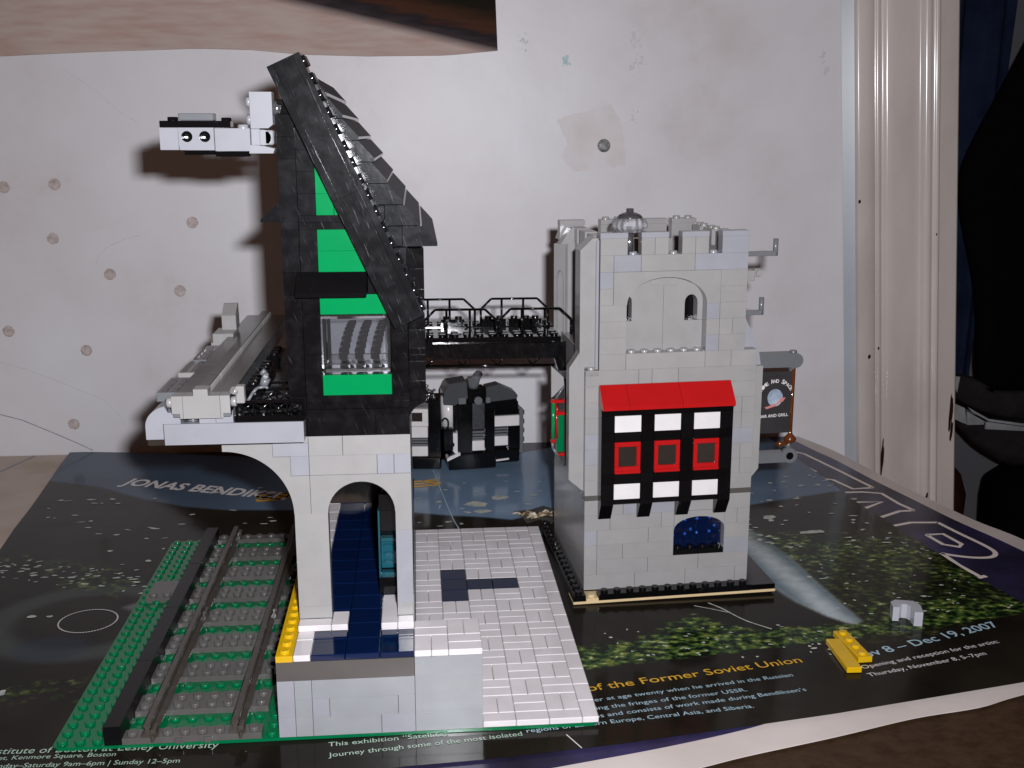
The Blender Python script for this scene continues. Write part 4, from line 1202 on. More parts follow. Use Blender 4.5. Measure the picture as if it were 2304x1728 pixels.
mb = MB(); mb.cyl((13.86, 4.4, 35.95), (14.3, 4.4, 35.85), .38, 16); obj('pin', mb, 'silver', jib)
mb = MB(); mb.box(12.62, 4, 33.9, 13.15, 5, 34.85, .06); mb.prism([(12.5, 33.5), (13.8, 33.5), (13.9, 33.75), (13.3, 33.9), (12.6, 33.95)], 'y', 4, 5); mb.cyl((13.3, 4.05, 34.35), (13.3, 4.9, 34.35), .42, 16); mb.box(13.35, 4.05, 33.95, 13.85, 4.9, 34.75, .08); obj('hinge', mb, 'bluegrey', jib)

# ------------------------------------------------------------------ footbridge
BR = thing('toy_footbridge', 'black toy footbridge with tubular railings linking station and castle tower', 'toy bridge', (0, 0, 0))
mb = MB(); mb.box(21.96, 26.1, 17.2, 33.0, 32.9, 18.4, .02); deck = obj('deck', mb, 'black', BR)
for a, c in ((22.0, 26), (26, 30), (30, 33)):
    piece(deck, a, 26, 18.4, c, 28, 18.8, 'newblack', 'plate', studs='all')
    piece(deck, a, 31, 18.4, c, 33, 18.8, 'newblack', 'plate', studs='all')
    piece(deck, a, 28, 18.4, c, 31, 18.72, 'newblack', 'tile')
for a in (23.5, 27.0, 29.2, 31.0):
    piece(deck, a, 31, 18.8, a+2 if a < 31 else a+1, 32, 19.4, 'newblack', 'plate', studs='all')
piece(deck, 22.7, 25.6, 17.1, 32.85, 26.1, 18.35, 'black', 'beam')
mb = MB(); mb.prism([(32.86, 18.4), (33.7, 18.5), (34.35, 17.75), (33.35, 16.05), (32.75, 16.05), (32.5, 16.9), (32.86, 17.0)], 'y', 25.6, 26.9); obj('end_slope', mb, 'black', deck)
for yy in (26.4, 32.4):
    mb = MB()
    mb.cyl((21.9, yy, 16.42), (32.5, yy, 16.36), .11, 8)
    for k in range(4):
        x0 = 22.2+k*2.85
        mb.tube([(x0-.75, yy, 17.15), (x0, yy, 16.45), (x0+.75, yy, 17.15)], .08, 6)
    obj('truss', mb, 'newblack', deck)
def fence(x0, y, zb):
    mb = MB(); r = .1
    H = zb+2.25
    P = [(x0+.06, y, zb), (x0+.06, y, zb+1.35), (x0+.95, y, H), (x0+4.9, y, H), (x0+5.85, y, zb+1.35), (x0+5.85, y, zb)]
    mb.tube(P, r, 8)
    for x in (x0+1.85, x0+3.7): mb.tube([(x, y, zb), (x, y, H)], r, 8)
    obj('railing', mb, 'newblack', BR)
fence(22, 26.3, 18.75); fence(28, 26.3, 18.75); fence(20.6, 32.7, 18.6); fence(26.9, 32.7, 18.6)

# ------------------------------------------------------------------ castle tower (own frame: a across, b back, z up)
TW = thing('toy_castle_tower', 'light grey toy castle tower with battlements and a red roofed timber bay', 'toy tower', (32.9, 16.75, 0))
TW.rotation_euler = (0, rad(-.5), rad(2.85))
mb = MB(); mb.box(0, 0, -.19, 16, 1.9, .02, .04)
mb.box(1.02, .04, .0, 1.98, 1, .22, .03); mb.stud(1.5, .5, .21)
base = obj('base_plate', mb, 'tan', TW)
piece(base, 0, .05, .02, 1, 16.05, .5, 'newblack', 'plate', studs='all')
piece(base, 0, 1.9, -.19, 16, 16, .02, 'newblack', 'plate')
for a in (2, 6, 10): piece(base, a, .05, .02, a+4, 1.0, .5, 'newblack', 'plate', studs='all')
piece(base, 14, .05, .02, 16, 8, .45, 'newblack', 'tile'); piece(base, 14, 8, .02, 16, 16, .45, 'newblack', 'tile')
mb = MB()
mb.box(1.05, 2.0, .3, 7.9, 14, 8.1, .02); mb.box(12.1, 2.0, .3, 13.95, 14, 8.1, .02); mb.box(7.9, 2.9, .3, 12.1, 14, 8.1, .02); mb.box(7.9, 2.0, .3, 12.1, 2.9, 2.85, .02); mb.box(7.9, 2.0, 6.2, 12.1, 2.9, 8.1, .02)
mb.box(1.05, 2.0, 8.1, 13.95, 14, 18.85, .02)
core = obj('tower_body', mb, 'grey', TW)
def tb(a0, z0, a1, z1, c='grey', b0=1, b1=2, name='brick', par=None, studs=None): return piece(par or core, a0, b0, z0, a1, b1, z1, c, name, studs)
G_, B_ = 'grey', 'bluegrey'
rows = [(.5, [(1, 5, G_), (5, 9, G_), (9, 13, G_), (13, 14, G_)]),
        (1.7, [(1, 2, G_), (2, 6, G_), (6, 10, G_), (10, 14, G_)]),
        (2.9, [(1, 2, G_), (2, 4, G_), (4, 8, G_), (12, 14, B_)]),
        (4.1, [(1, 2, B_), (2, 6, G_), (6, 8, G_), (12, 14, G_)]),
        (6.5, [(1, 4, G_), (4, 8, B_), (8, 14, G_)])]
for z0, L_ in rows:
    for a0, a1, c in L_: tb(a0, z0, a1, z0+1.2, c)
tb(1, 5.3, 3, 6.5); tb(3, 5.3, 7, 6.5); tb(7, 5.3, 8, 6.5); tb(12, 5.3, 13, 6.5); tb(13, 5.3, 14, 6.5)
mb = MB(); mb.prism([(8.01, 5.0), (8.01, 6.49), (11.99, 6.49), (11.99, 5.0)]+arc(10, 5.0, 1.99, 1.0, 0, 180, 16)[1:-1], 'y', 1.0, 2.0); obj('window_arch', mb, G_, core)
tb(1, 7.7, 14, 8.1, 'darkgrey', name='band')
# blue lattice window in the arch
mb = MB(); mb.box(8.02, 1.7, 2.9, 11.98, 1.9, 6.1, .02); wn = obj('window', mb, 'bluepane', TW)
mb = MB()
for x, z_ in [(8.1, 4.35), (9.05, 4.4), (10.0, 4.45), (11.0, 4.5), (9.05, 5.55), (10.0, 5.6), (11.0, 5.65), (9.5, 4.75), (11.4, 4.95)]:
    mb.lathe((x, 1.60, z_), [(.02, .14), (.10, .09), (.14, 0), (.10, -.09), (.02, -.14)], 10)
obj('sparkle_knob', mb, 'bluesparkle', wn)  # stud-like bumps coloured bright for their glints
mb = MB()
for x in (8.95, 10.0, 11.05): mb.box(x-.05, 1.6, 3.4, x+.05, 1.7, 6.0, .02)
for z_ in (4.4, 5.4): mb.box(8.05, 1.61, z_-.05, 11.95, 1.69, z_+.05, .02)
obj('lattice_bar', mb, 'bluepane', wn)
piece(wn, 8, 1.05, 2.9, 12, 1.95, 3.3, 'newblack', 'sill', studs='all')
# middle storey
for k in range(7):
    z0 = 8.1+1.2*k
    tb(1, z0, 2, z0+1.2, B_ if k in (2, 3) else G_)
    tb(2, z0, 12, z0+1.2)
    sp = 13 if k in (1, 2, 4, 5) else None
    if sp: tb(12, z0, 13, z0+1.2, G_); tb(13, z0, 14, z0+1.2, B_ if k == 3 else G_)
    else: tb(12, z0, 14, z0+1.2, B_ if k == 3 else G_)
for a0, a1 in ((1, 5), (5, 6), (6, 8), (8, 14)): tb(a0, 16.5, a1, 17.7)
for a0, a1 in ((2, 4), (4, 10), (10, 12), (12, 14)): tb(a0, 17.7, a1, 18.9, studs=[(i, 0) for i in range(6)] if a0 == 4 else None)
piece(core, 1, 1, 17.3, 2, 2, 17.72, G_, 'plate', studs='all'); piece(core, 13, .98, 17.35, 14, 2, 17.72, G_, 'plate', studs='all')
# upper storey with blind arch recess
mb = MB(); mb.box(2.05, 3.2, 18.9, 12.95, 13.5, 24.7, .02); mb.box(2.05, 2.0, 18.9, 3.9, 3.2, 26, .02); mb.box(10.1, 2.0, 18.9, 12.95, 3.2, 26, .02)
mb.box(2.05, 2.0, 24.7, 3.0, 13.5, 26.1, .02); mb.box(12.1, 2.0, 24.7, 12.95, 13.5, 26.1, .02); mb.box(3, 12.6, 24.7, 12.1, 13.5, 26.1, .02)
upr = obj('upper_storey', mb, 'grey', TW)
def tu(a0, z0, a1, z1, c='grey', b0=1, b1=2, name='brick', studs=None): return piece(upr, a0, b0, z0, a1, b1, z1, c, name, studs)
for k in range(3): tu(2, 18.9+1.2*k, 4, 20.1+1.2*k)
tu(2, 22.5, 3, 23.7); tu(2, 23.7, 3, 24.9, B_)
for k, c in enumerate((B_, G_, B_)):
    z0 = 18.9+1.2*k; tu(10, z0, 11, z0+1.2, c)
tu(11, 18.9, 13, 20.1); tu(11, 20.1, 12, 21.3); tu(12, 20.1, 13, 21.3)
for k in range(3): tu(11, 21.3+1.2*k, 13, 22.5+1.2*k)
mb = MB(); mb.prism([(3.01, 22.5), (3.01, 24.89), (10.99, 24.89), (10.99, 22.5), (9.99, 22.5)]+arc(7, 22.5, 2.99, 1.95, 0, 180, 24)[1:-1]+[(4.01, 22.5)], 'y', 1.0, 2.0); obj('blind_arch', mb, G_, upr)
# recessed panels with slit windows
sl = lambda cx, w, z0, z1, n_=8: [(cx+w, z0), (cx+w, z1)]+arc(cx, z1, w, w, 0, 180, n_)[1:]+[(cx-w, z0)]
mb = MB(); mb.prism([(4.0, 18.9), (6.99, 18.9), (6.99, 24.7), (4.0, 24.7), (4.0, 22.75)]+[(4.25, 23.0), (4.45, 22.95), (4.6, 22.75), (4.62, 22.4), (4.62, 21.1), (4.0, 21.1)], 'y', 2.0, 3.0); obj('panel', mb, G_, upr)
mb = MB(); mb.prism([(7.01, 18.9), (10.0, 18.9), (10.0, 21.08), (8.62, 21.08)]+[(8.62, 22.35)]+arc(9.11, 22.4, .49, .6, 180, 0, 10)[1:]+[(9.6, 21.1), (10.0, 21.1), (10.0, 24.7), (7.01, 24.7)], 'y', 2.0, 3.0); obj('panel', mb, G_, upr)
mb = MB(); mb.box(3.8, 3.05, 20.5, 10.2, 3.15, 23.6, .005); obj('slit_shade_board', mb, 'newblack', upr)  # black board stands in for the unlit inside behind the slits
mb = MB(); mb.box(6.0, 1.96, 23.75, 8.0, 2.0, 24.5, .01); obj('keystone', mb, G_, upr)
for a0, a1, c in ((2, 3, G_), (3, 5, B_), (5, 9, G_), (9, 13, B_)): tu(a0, 24.9, a1, 26.1, c, studs=[(i, 0) for i in range(int(a1-a0))])
# battlements
for a0, a1, c in ((2, 4, G_), (5, 6, G_), (6, 7, G_), (8, 9, G_), (9, 10, G_), (11, 13, B_)): tu(a0, 26.1, a1, 27.3, c)
for a0 in (2, 5, 8, 11): tu(a0-.02, 27.3, a0+2.02, 27.7, B_, .98, 2.02, 'cap')
for a0, hi in ((1.2, 1), (4.6, 0), (8.2, 1), (10.6, 0)):
    tu(a0, 26.1, a0+2, 27.3, G_, 12.6, 13.6)
    tu(a0, 27.3, a0+2.1, 27.7, G_, 12.55, 13.65, 'cap', studs=None if hi else 'all')
for b0 in (3.5, 6.5, 9.5):
    tu(12, 26.1, 13, 27.3, G_, b0, b0+2, studs='all'); tu(2, 26.1, 3, 27.3, G_, b0, b0+2)
# chamfered bays on the left and right flanks
mb = MB(); mb.prism([(-.12, 9.3), (.9, 8.4), (1.0, 8.4), (1.0, 19.2), (.78, 19.2), (-.12, 17.88)], 'y', 1.5, 2.6); fl_ = obj('flank_bay', mb, G_, TW)
mb = MB(); mb.prism([(.64, 17.9), (1.95, 17.9), (1.95, 27.3), (1.55, 27.3), (.64, 26.45)], 'y', 1.45, 3.2); obj('corner_post', mb, G_, fl_)
mb = MB(); mb.box(1.75, 1.2, 17.75, 1.97, 1.5, 27.2, .03); obj('corner_edge', mb, B_, fl_)
mb = MB(); mb.prism([(1.5, 10.6), (2.1, 10.6), (2.1, 15.8), (1.9, 15.8), (.72, 11.4)], 'z', 16.6, 26.0)
mb.prism([(.95, 26.0), (2.1, 26.0), (2.1, 27.2), (1.7, 27.2)], 'y', 10.6, 12.0); mb.prism([(1.4, 26.0), (2.1, 26.0), (2.1, 27.2), (1.8, 27.2)], 'y', 13.8, 15.7)
fb = obj('arch_bay', mb, G_, TW)
mb = MB()
pts = [(0, 0), (.14, 0), (.14, 6.4)]+[(.48+.34*math.cos(t), 6.4+.9*math.sin(t)) for t in np.linspace(math.pi, 0, 11)]+[(.82, 0), (1.0, 0), (1.0, 9.4), (0, 9.4)]
nx_, ny_ = -.8/1.117, -.78/1.117
ring = lambda d_: [(1.5-.78*s_+nx_*d_, 10.6+.8*s_+ny_*d_, 16.6+h) for s_, h in pts]
n_ = len(pts)
mb.add(ring(.35)+ring(.005), [list(range(n_)), list(range(n_, 2*n_))[::-1]]+[[i, n_+i, n_+(i+1) % n_, (i+1) % n_] for i in range(n_)])
obj('arch_frame', mb, G_, fb)
mb = MB(); mb.prism([(13.95, 8.5), (14.7, 9.45), (14.7, 17.5), (13.95, 17.5)], 'y', 1.5, 12); obj('flank_bay', mb, G_, TW)
mb = MB(); mb.prism([(12.98, 17.72), (14.72, 17.4), (14.45, 18.9), (13.1, 21.6), (12.98, 21.6)], 'y', 2.0, 4.0); obj('flank_slope', mb, B_, TW)
# half-timbered bay
mb = MB(); mb.box(2.05, .15, 7.75, 11.95, .98, 15.2, .02)
ori = obj('timber_bay', mb, 'newblack', TW)
def to(a0, z0, a1, z1, c='newblack', b0=0, b1=.9, name='beam'): return piece(ori, a0, b0, z0, a1, b1, z1, c, name)
for a0 in (2, 5, 8, 11):
    for z0, z1 in ((7.95, 9.25), (9.25, 10.05), (10.05, 12.5), (12.5, 13.22), (13.22, 14.5)): to(a0, z0, a0+1, z1)
    mb = MB(); mb.prism([(.02, 7.95), (1.0, 7.95), (1.0, 6.3), (.78, 6.3), (.02, 7.6)], 'x', a0+.02, a0+.98); obj('bracket', mb, 'newblack', ori)
for a0 in (3, 6, 9):
    to(a0, 7.7, a0+2, 8.06); to(a0, 9.25, a0+2, 10.05); to(a0, 12.5, a0+2, 13.22)
    to(a0, 8.06, a0+2, 9.25, 'white', -.01, .9, 'panel'); to(a0, 13.24, a0+2, 14.48, 'white', -.01, .9, 'panel')
    # red framed window, brown pane set back
    mb = MB(); x0, x1, z0, z1 = a0+.02, a0+1.98, 10.07, 12.48
    for q in [(x0, z0, x1, z0+.52), (x0, z1-.36, x1, z1), (x0, z0+.52, x0+.3, z1-.36), (x1-.3, z0+.52, x1, z1-.36)]:
        mb.box(q[0], -.04, q[1], q[2], .5, q[3], .03)
    mb.box(x0, -.16, z0, x1, 0, z0+.24, .04)
    w_ = obj('window', mb, 'red', ori)
    mb = MB(); mb.box(x0+.25, .14, z0+.45, x1-.25, .2, z1-.3, .02); obj('pane', mb, 'smoke', w_)
to(2, 14.5, 12, 15.05)
for a0, a1 in ((2, 4), (4, 8), (8, 12)):
    mb = MB(); mb.prism([(-.45, 15.02), (.98, 15.02), (.98, 16.65), (.85, 16.65), (-.45, 15.3)], 'x', a0+.01, a1-.01)
    obj('roof_slope', mb, 'red', ori)
# lantern with ribbed clear globe on the battlements
mb = MB(); mb.cyl((4.5, 2.6, 26.0), (4.5, 2.6, 27.6), .3, 16); lan = obj('lantern', mb, 'silver', TW)
mb = MB(); N_ = 32
pr_ = [(.35, 27.5), (.95, 27.62), (1.22, 27.9), (1.24, 28.2), (1.1, 28.5), (.9, 28.62)]
vv = []
for r_, z_ in pr_:
    for i in range(N_):
        t = 2*math.pi*i/N_; k = 1+.045*(1 if i % 2 else -1)
        vv.append((4.5+r_*k*math.cos(t), 2.6+r_*k*math.sin(t), z_))
mb.add(vv, [[k*N_+i, k*N_+(i+1) % N_, (k+1)*N_+(i+1) % N_, (k+1)*N_+i] for k in range(len(pr_)-1) for i in range(N_)])
mb.add(vv[:N_], [list(range(N_))[::-1]]); mb.add(vv[-N_:], [list(range(N_))])
obj('globe', mb, 'ribclear', lan)
mb = MB(); mb.lathe((4.5, 2.6, 28.6), [(0.0, 0), (.92, .0), (.94, .06), (.8, .24), (.5, .38), (.27, .42), (.27, .66), (.24, .70), (0, .70)], 22); obj('dome', mb, 'steel', lan)
# grey levers on the right flank
for (z_, ae, up_) in ((25.75, 15.85, 1.1), (21.3, 14.95, 1.15)):
    mb = MB(); mb.box(12.5, 2.9, z_-.18, ae+.02, 3.25, z_+.18, .03); mb.cyl((ae, 3.08, z_-.18), (ae, 3.08, z_+up_), .19, 12); obj('lever', mb, 'midgrey', TW)
mb = MB(); mb.box(12.6, 3.0, 23.7, 14.3, 4.2, 24.5, .03); mb.cyl((14.6, 3.0, 24.3), (14.6, 2.8, 24.3), .24, 14); mb.box(14.3, 3.0, 24.0, 14.8, 3.6, 24.6, .05); obj('side_block', mb, G_, TW)
# banner on two arms
mb = MB(); mb.prism([(14, 15.8), (20.2, 15.75), (20.2, 16.95), (14, 16.95)], 'y', 8.1, 9.0); bn_arm = obj('banner_arm', mb, 'midgrey', TW)
mb = MB(); mb.cyl((20.1, 8.05, 16.3), (20.1, 9.0, 16.3), .62, 20); mb.stud(20.0, 8.5, 16.9); mb.cyl((20.15, 8.0, 16.25), (20.15, 8.06, 16.25), .3, 16); mb.cyl((20, 8.5, 15.5), (20, 8.5, 15.8), .2, 12); obj('arm_joint', mb, 'midgrey', bn_arm)
mb = MB(); mb.prism([(14, 7.6), (20.0, 7.6), (20.0, 8.45), (14, 8.45)], 'y', 8.1, 9.0); bn2 = obj('banner_arm', mb, 'midgrey', TW)
mb = MB(); mb.cyl((20.05, 8.05, 8.15), (20.05, 9.0, 8.15), .62, 20); mb.cyl((20.0, 8.5, 8.6), (20.0, 8.5, 9.3), .22, 12); obj('arm_joint', mb, 'midgrey', bn2)
mb = MB(); mb.cyl((20.0, 8.02, 8.15), (20.0, 8.06, 8.15), .32, 16); obj('pin_hole', mb, 'newblack', bn2)
mb = MB(); mb.cyl((20.12, 8.5, 9.1), (20.12, 8.5, 15.7), .16, 10); mb.lathe((20.12, 8.5, 9.6), [(.16, -.5), (.5, -.2), (.52, 0), (.2, .35), (.16, .6)], 14); mb.cyl((20.0, 8.5, 9.2), (18.9, 8.3, 9.15), .2, 10); obj('banner_pole', mb, 'orangeclear', TW)
noisy('bannercloth', [(.016, .014, .015), (.022, .020, .021)], 90, rough=.6)
noisy('planet', [(.20, .25, .33), (.42, .48, .58)], 130, rough=.5)
noisy('rocket', [(.45, .16, .14), (.55, .22, .2)], 130, rough=.5)
mb = MB(); mb.box(16.2, 8.42, 10.1, 20.1, 8.5, 15.35, .01); ban = obj('banner', mb, 'bannercloth', TW)
cx_, cz_, R_ = 18.66, 13.0, 1.42
word = 'TIME AND SPACE'
for i, ch_ in enumerate(word):
    if ch_ == ' ': continue
    t = rad(148-i*8.8); c_, s_ = math.cos(t), math.sin(t)
    px, pz = cx_+R_*c_, cz_+R_*s_
    h_ = .36 if ch_ in 'TAS' and i in (0, 5, 9) else .29
    wv = .12
    text_obj('letter', ch_, (px-wv*s_, pz+wv*c_), (px+wv*s_, pz-wv*c_), h_, 8.405, 'ink_white', ban, plane='front', bold=.02)
text_obj('printed_line', 'BAR AND GRILL', (17.35, 11.45), (19.8, 11.55), .25, 8.405, 'ink_white', ban, plane='front', bold=.02)
mb = MB(); mb.prism([(18.6+.66*math.cos(2*math.pi*i/24), 13.15+.74*math.sin(2*math.pi*i/24)) for i in range(24)], 'y', 8.40, 8.425); obj('planet_print', mb, 'planet', ban)
mb = MB(); mb.prism([(x+.5, z_) for x, z_ in [(17.2, 12.35), (18.1, 12.62), (18.55, 12.95), (18.5, 13.1), (19.0, 13.15), (18.75, 12.75), (18.68, 12.86), (18.2, 12.45), (17.4, 12.2)]], 'y', 8.385, 8.41); obj('rocket_print', mb, 'rocket', ban)
# green and red ladder hung on the left flank
mb = MB(); mb.box(-.25, 5.7, 10.2, .3, 6.4, 13.3, .05); lad = obj('green_shutter', mb, 'basegreen', TW)
mb = MB(); mb.tube([(-.62, 5.4, 14.4), (-.35, 5.4, 14.0), (-.25, 5.4, 13.4)], .12, 8); mb.tube([(-.35, 5.4, 14.0), (-.3, 5.4, 11.4)], .1, 8); mb.box(-.8, 5.2, 11.1, -.42, 5.7, 11.4, .04); mb.box(-.8, 5.2, 14.3, .25, 5.7, 14.55, .04); mb.box(-.4, 5.3, 13.3, .35, 5.9, 13.55, .04); mb.box(-.2, 5.3, 10.0, .35, 5.8, 10.2, .03); obj('red_clip', mb, 'red', lad)
mb = MB(); mb.cyl((-.62, 5.35, 11.3), (-.62, 5.35, 14.4), .15, 10); obj('green_bar', mb, 'brightgreen', lad)
mb = MB(); mb.prism([(-.75, 14.7), (-.5, 14.9), (.25, 15.7), (.2, 16.3), (-.75, 17.2)], 'y', 5.4, 5.7); obj('hanger_plate', mb, 'grey', lad)
mb = MB(); mb.tube([(-.65, 5.5, 11.1), (-.6, 5.5, 10.6), (-.2, 5.5, 10.0)], .12, 8); mb.tube([(-.4, 5.45, 14.6), (.25, 5.45, 15.6)], .1, 8); obj('hook', mb, 'midgrey', lad)
mb = MB(); mb.box(.35, 5.9, 9.0, 1.1, 8.0, 15.6, .03); obj('flank_box', mb, 'darkgrey', TW)

# ------------------------------------------------------------------ black and white toy craft behind the models
plastic('craftblack', (0.003, 0.003, 0.0035), rough=0.12, spec=0.45)
VA = thing('toy_craft', 'black and white toy craft with grey top panels, between station and tower', 'toy vehicle', (0, 51.5, 0), None)
VA.rotation_euler = (0, 0, rad(7)); VA.location = ((28-28*math.cos(rad(7)))*S, (51.3-28*math.sin(rad(7)))*S, 0)
def vp(par, x0, z0, x1, z1, mat, name, y0=0, y1=3, ch=.06):
    mb = MB(); mb.box(x0, y0, z0, x1, y1, z1, ch); return obj(name, mb, mat, par)
bodyA = vp(VA, 24.6, 1.0, 32.2, 6.8, 'craftblack', 'body', .5, 4)
vp(VA, 24.5, -.19, 29.6, 1.6, 'craftblack', 'skid', -.4, 4.2, .12)
vp(VA, 29.3, .3, 32.2, 1.7, 'craftblack', 'skid', -.2, 4, .12)
vp(VA, 25.5, 1.2, 27.1, 7.0, 'craftblack', 'pillar', -.2, 1, .08)
vp(VA, 28.5, 1.2, 29.5, 7.0, 'craftblack', 'pillar', -.2, 1, .08)
noisy('meshpanel', [(.02, .021, .024), (.06, .062, .068)], 900, rough=.35, detail=1)
vp(VA, 27.12, 4.0, 28.48, 7.0, 'meshpanel', 'mesh_panel', .1, 1)
for k in range(3): vp(VA, 27.1, 3.0+k*.32, 28.48, 3.2+k*.32, 'midgrey', 'grille_bar', .1, .6, .03)
vp(VA, 26.85, 1.75, 28.4, 2.85, 'white', 'panel', -.15, .8)
vp(VA, 29.5, 4.2, 32.25, 5.35, 'white', 'panel', .1, 1)
for k in range(3): vp(VA, 29.5, 3.2+k*.32, 31.0, 3.4+k*.32, 'midgrey', 'grille_bar', .2, .8, .03)
vp(VA, 29.3, 2.1, 31.0, 3.15, 'white', 'panel', .05, 1)
vp(VA, 31.0, 1.5, 32.3, 4.2, 'craftblack', 'panel', .1, 1)
vp(VA, 32.3, 1.0, 32.75, 5.9, 'midgrey', 'edge_plate', .4, 3)
vp(VA, 25.0, 1.4, 25.6, 3.8, 'white', 'panel', -.1, 2)
mb = MB(); mb.cyl((24.75, 1.2, 4.0), (24.75, 1.2, 7.6), .8, 20); obj('canister', mb, 'white', VA)
mb = MB(); mb.tube([(24.2+.35*math.cos(t), -.1, 4.9+.6*math.sin(t)) for t in np.linspace(-1.5, 2.6, 12)], .1, 8); obj('hose', mb, 'craftblack', VA)
mb = MB(); mb.prism([(24.1, 7.0), (24.1, 8.2), (24.6, 9.2), (26.5, 9.4), (26.6, 7.6), (25.2, 6.9)], 'y', -.3, 2.5); obj('hood', mb, 'slategrey', VA)
mb = MB(); mb.prism([(28.6, 7.0), (28.6, 8.6), (29.9, 8.85), (31.7, 8.0), (32.0, 7.6), (31.9, 7.25)], 'y', -.1, 1.6); obj('wing', mb, 'slategrey', VA)
for k in range(4):
    vp(VA, 32.6, 2.2+k*1.0, 32.95, 2.7+k*1.0, 'darkgrey', 'tooth', .8, 2.4, .04)
vp(VA, 29.7, 6.8, 32.0, 7.15, 'craftblack', 'top_plate', .3, 3, .04)
for x in (30.2, 31.1):
    mb = MB(); mb.stud(x, .9, 7.14); obj('stud', mb, 'craftblack', VA)
mb = MB(); mb.prism([(24.3, .9), (25.7, 1.5), (25.7, 1.75), (24.3, 1.25)], 'y', -.6, .8); obj('wedge', mb, 'white', VA)
mb = MB(); mb.prism([(29.6, .5), (31.0, .62), (31.0, .8), (29.6, .7)], 'y', -.35, .3); obj('wedge', mb, 'tile', VA)
vp(VA, 24.0, 2.0, 25.0, 4.4, 'craftblack', 'side_box', -.3, 1.5, .06)
mb = MB(); mb.cyl((27.7, -.5, 7.3), (27.7, .2, 7.3), .42, 16); obj('roller', mb, 'midgrey', VA)
hub = vp(VA, 26.6, 7.0, 28.55, 8.5, 'craftblack', 'hub', -.3, 2)
vp(VA, 25.6, 7.0, 26.4, 7.7, 'midgrey', 'lug', -.5, .2); vp(VA, 28.5, 7.0, 29.0, 7.6, 'midgrey', 'lug', -.5, .2)
mb = MB(); mb.cyl((27.3, .5, 8.5), (27.4, .5, 9.6), .55, 16, r1=.7); mb.cyl((27.2, -.4, 9.4), (28.0, .8, 9.9), .45, 14); obj('knob', mb, 'midgrey', VA)
for x, z_ in ((26.4, 6.4), (26.4, 5.4), (28.9, 6.5), (28.9, 5.6), (26.9, 8.0), (27.9, 8.1), (24.9, 2.6), (24.9, 1.6)):
    mb = MB(); mb.cyl((x, .0, z_), (x, -.34, z_), .26, 12, bev=.05); obj('stud', mb, 'craftblack', VA)
VB = thing('toy_craft', 'black and white toy craft with smoky window, half hidden behind the station', 'toy vehicle', (0, 51.5, 0), None)
VB.rotation_euler = (0, 0, rad(-4)); VB.location = ((21-21*math.cos(rad(-4)))*S, (51.5-21*math.sin(rad(-4)))*S, 0)
vp(VB, 15.5, 1.0, 22.4, 6.0, 'craftblack', 'body', .6, 4)
vp(VB, 15.2, -.19, 23.8, 1.2, 'craftblack', 'skid', -.2, 4.2, .12)
mb = MB()
for q in [(20.2, 4.45, 22.48, 5.0), (20.2, 5.95, 22.48, 6.35), (20.2, 5.0, 20.75, 5.95), (21.85, 5.0, 22.48, 5.95)]: mb.box(q[0], 0, q[1], q[2], .7, q[3], .05)
w_ = obj('window_frame', mb, 'white', VB)
mb = MB(); mb.box(20.7, .12, 4.95, 21.9, .2, 6.0, .03); obj('pane', mb, 'smoke', w_)
vp(VB, 20.2, 3.2, 22.42, 4.4, 'white', 'panel', .05, .8)
for k in range(3): vp(VB, 20.3, 2.3+k*.3, 22.4, 2.5+k*.3, 'midgrey', 'grille_bar', .1, .6, .03)
vp(VB, 20.3, 1.15, 22.4, 2.25, 'white', 'panel', .05, .8)
vp(VB, 22.5, .2, 23.8, 7.4, 'craftblack', 'pillar', -.1, 3)
mb = MB()
for k in range(14): mb.lathe((22.2+random.uniform(-.1, 1.0), .3+random.uniform(0, 1), 7.0+random.uniform(.0, 1.6)), [(.03, -.16), (.18, -.05), (.18, .08), (.03, .16)], 10)
obj('chrome_cluster', mb, 'silver', VB)
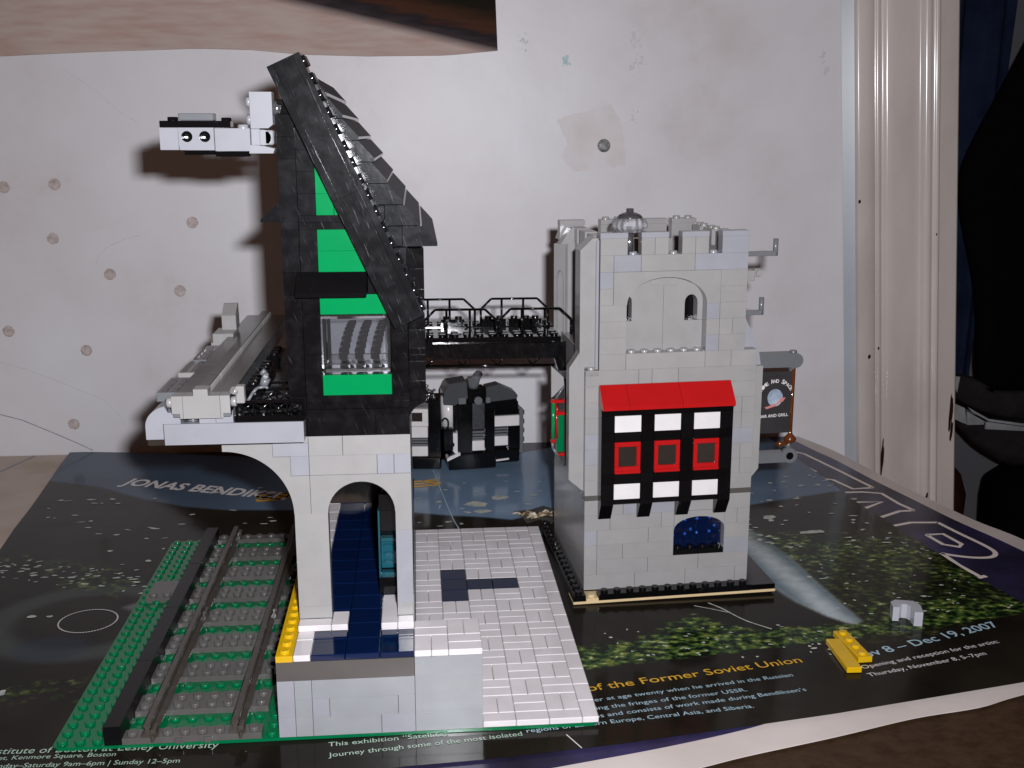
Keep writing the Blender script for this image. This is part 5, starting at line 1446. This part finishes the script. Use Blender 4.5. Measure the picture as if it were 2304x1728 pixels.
for x, z_ in ((20.7, 1.0), (21.6, 1.0), (23.0, 6.9), (23.0, 5.9)):
    mb = MB(); mb.cyl((x, .0, z_), (x, -.28, z_), .2, 12, bev=.05); obj('stud', mb, 'craftblack', VB)

# ------------------------------------------------------------------ loose bricks on the poster
def loose(name, x, y, ang, L_, w_, h, mat, label, studs, z0=-.19, tilt=0.0):
    mb = MB(); mb.box(0, 0, 0, L_, w_, h, .04)
    if studs:
        for i in range(int(L_)): mb.stud(i+.5, .5, h-.01)
    o = obj(name, mb, mat)
    o.location = (x*S, y*S, z0*S); o.rotation_euler = (tilt, 0, ang)
    return tag(o, label, 'toy brick')
def between(name, p, q, w_, h, mat, label, studs, z0=-.19):
    a = math.atan2(q[1]-p[1], q[0]-p[0]); return loose(name, p[0], p[1], a, math.hypot(q[0]-p[0], q[1]-p[1]), w_, h, mat, label, studs, z0)
def bar(name, p, q, w_, h, mat, label, studs):
    """a loose piece lying flat; p and q are the ends of its left long side"""
    mb = MB(); L_ = math.hypot(q[0]-p[0], q[1]-p[1])
    mb.box(0, 0, 0, w_, L_, h, .04)
    if studs:
        n_ = round(L_)
        for i in range(n_): mb.stud(w_/2, (i+.5)*L_/n_, h-.01)
    o = obj(name, mb, mat)
    o.location = (p[0]*S, p[1]*S, -.19*S); o.rotation_euler = (0, 0, math.atan2(q[1]-p[1], q[0]-p[0])-math.pi/2)
    return tag(o, label, 'toy brick')
bar('yellow_tile', (49.45, 4.85), (49.6, 9.0), 1.0, .4, 'yellow', 'smooth yellow toy tile lying beside the studded yellow plate', False)
bar('yellow_plate', (50.75, 6.1), (50.55, 10.1), 1.0, .42, 'yellow', 'studded yellow toy plate lying on the poster by the printed date', True)
mb = MB(); mb.prism([(0, -.3), (.45, -.3), (.5, .05), (.75, .3), (1.1, .25), (1.3, -.1), (1.35, -1.0), (1.95, -1.0), (2.05, .3), (1.7, .95), (.4, 1.0), (0, .6)], 'z', .0, 1.1)
o = obj('grey_bracket', mb, 'palegrey'); o.location = (55.9*S, 12.4*S, -.19*S); o.rotation_euler = (0, 0, rad(-12))
tag(o, 'small light grey angled toy piece lying on the printed meadow', 'toy brick')
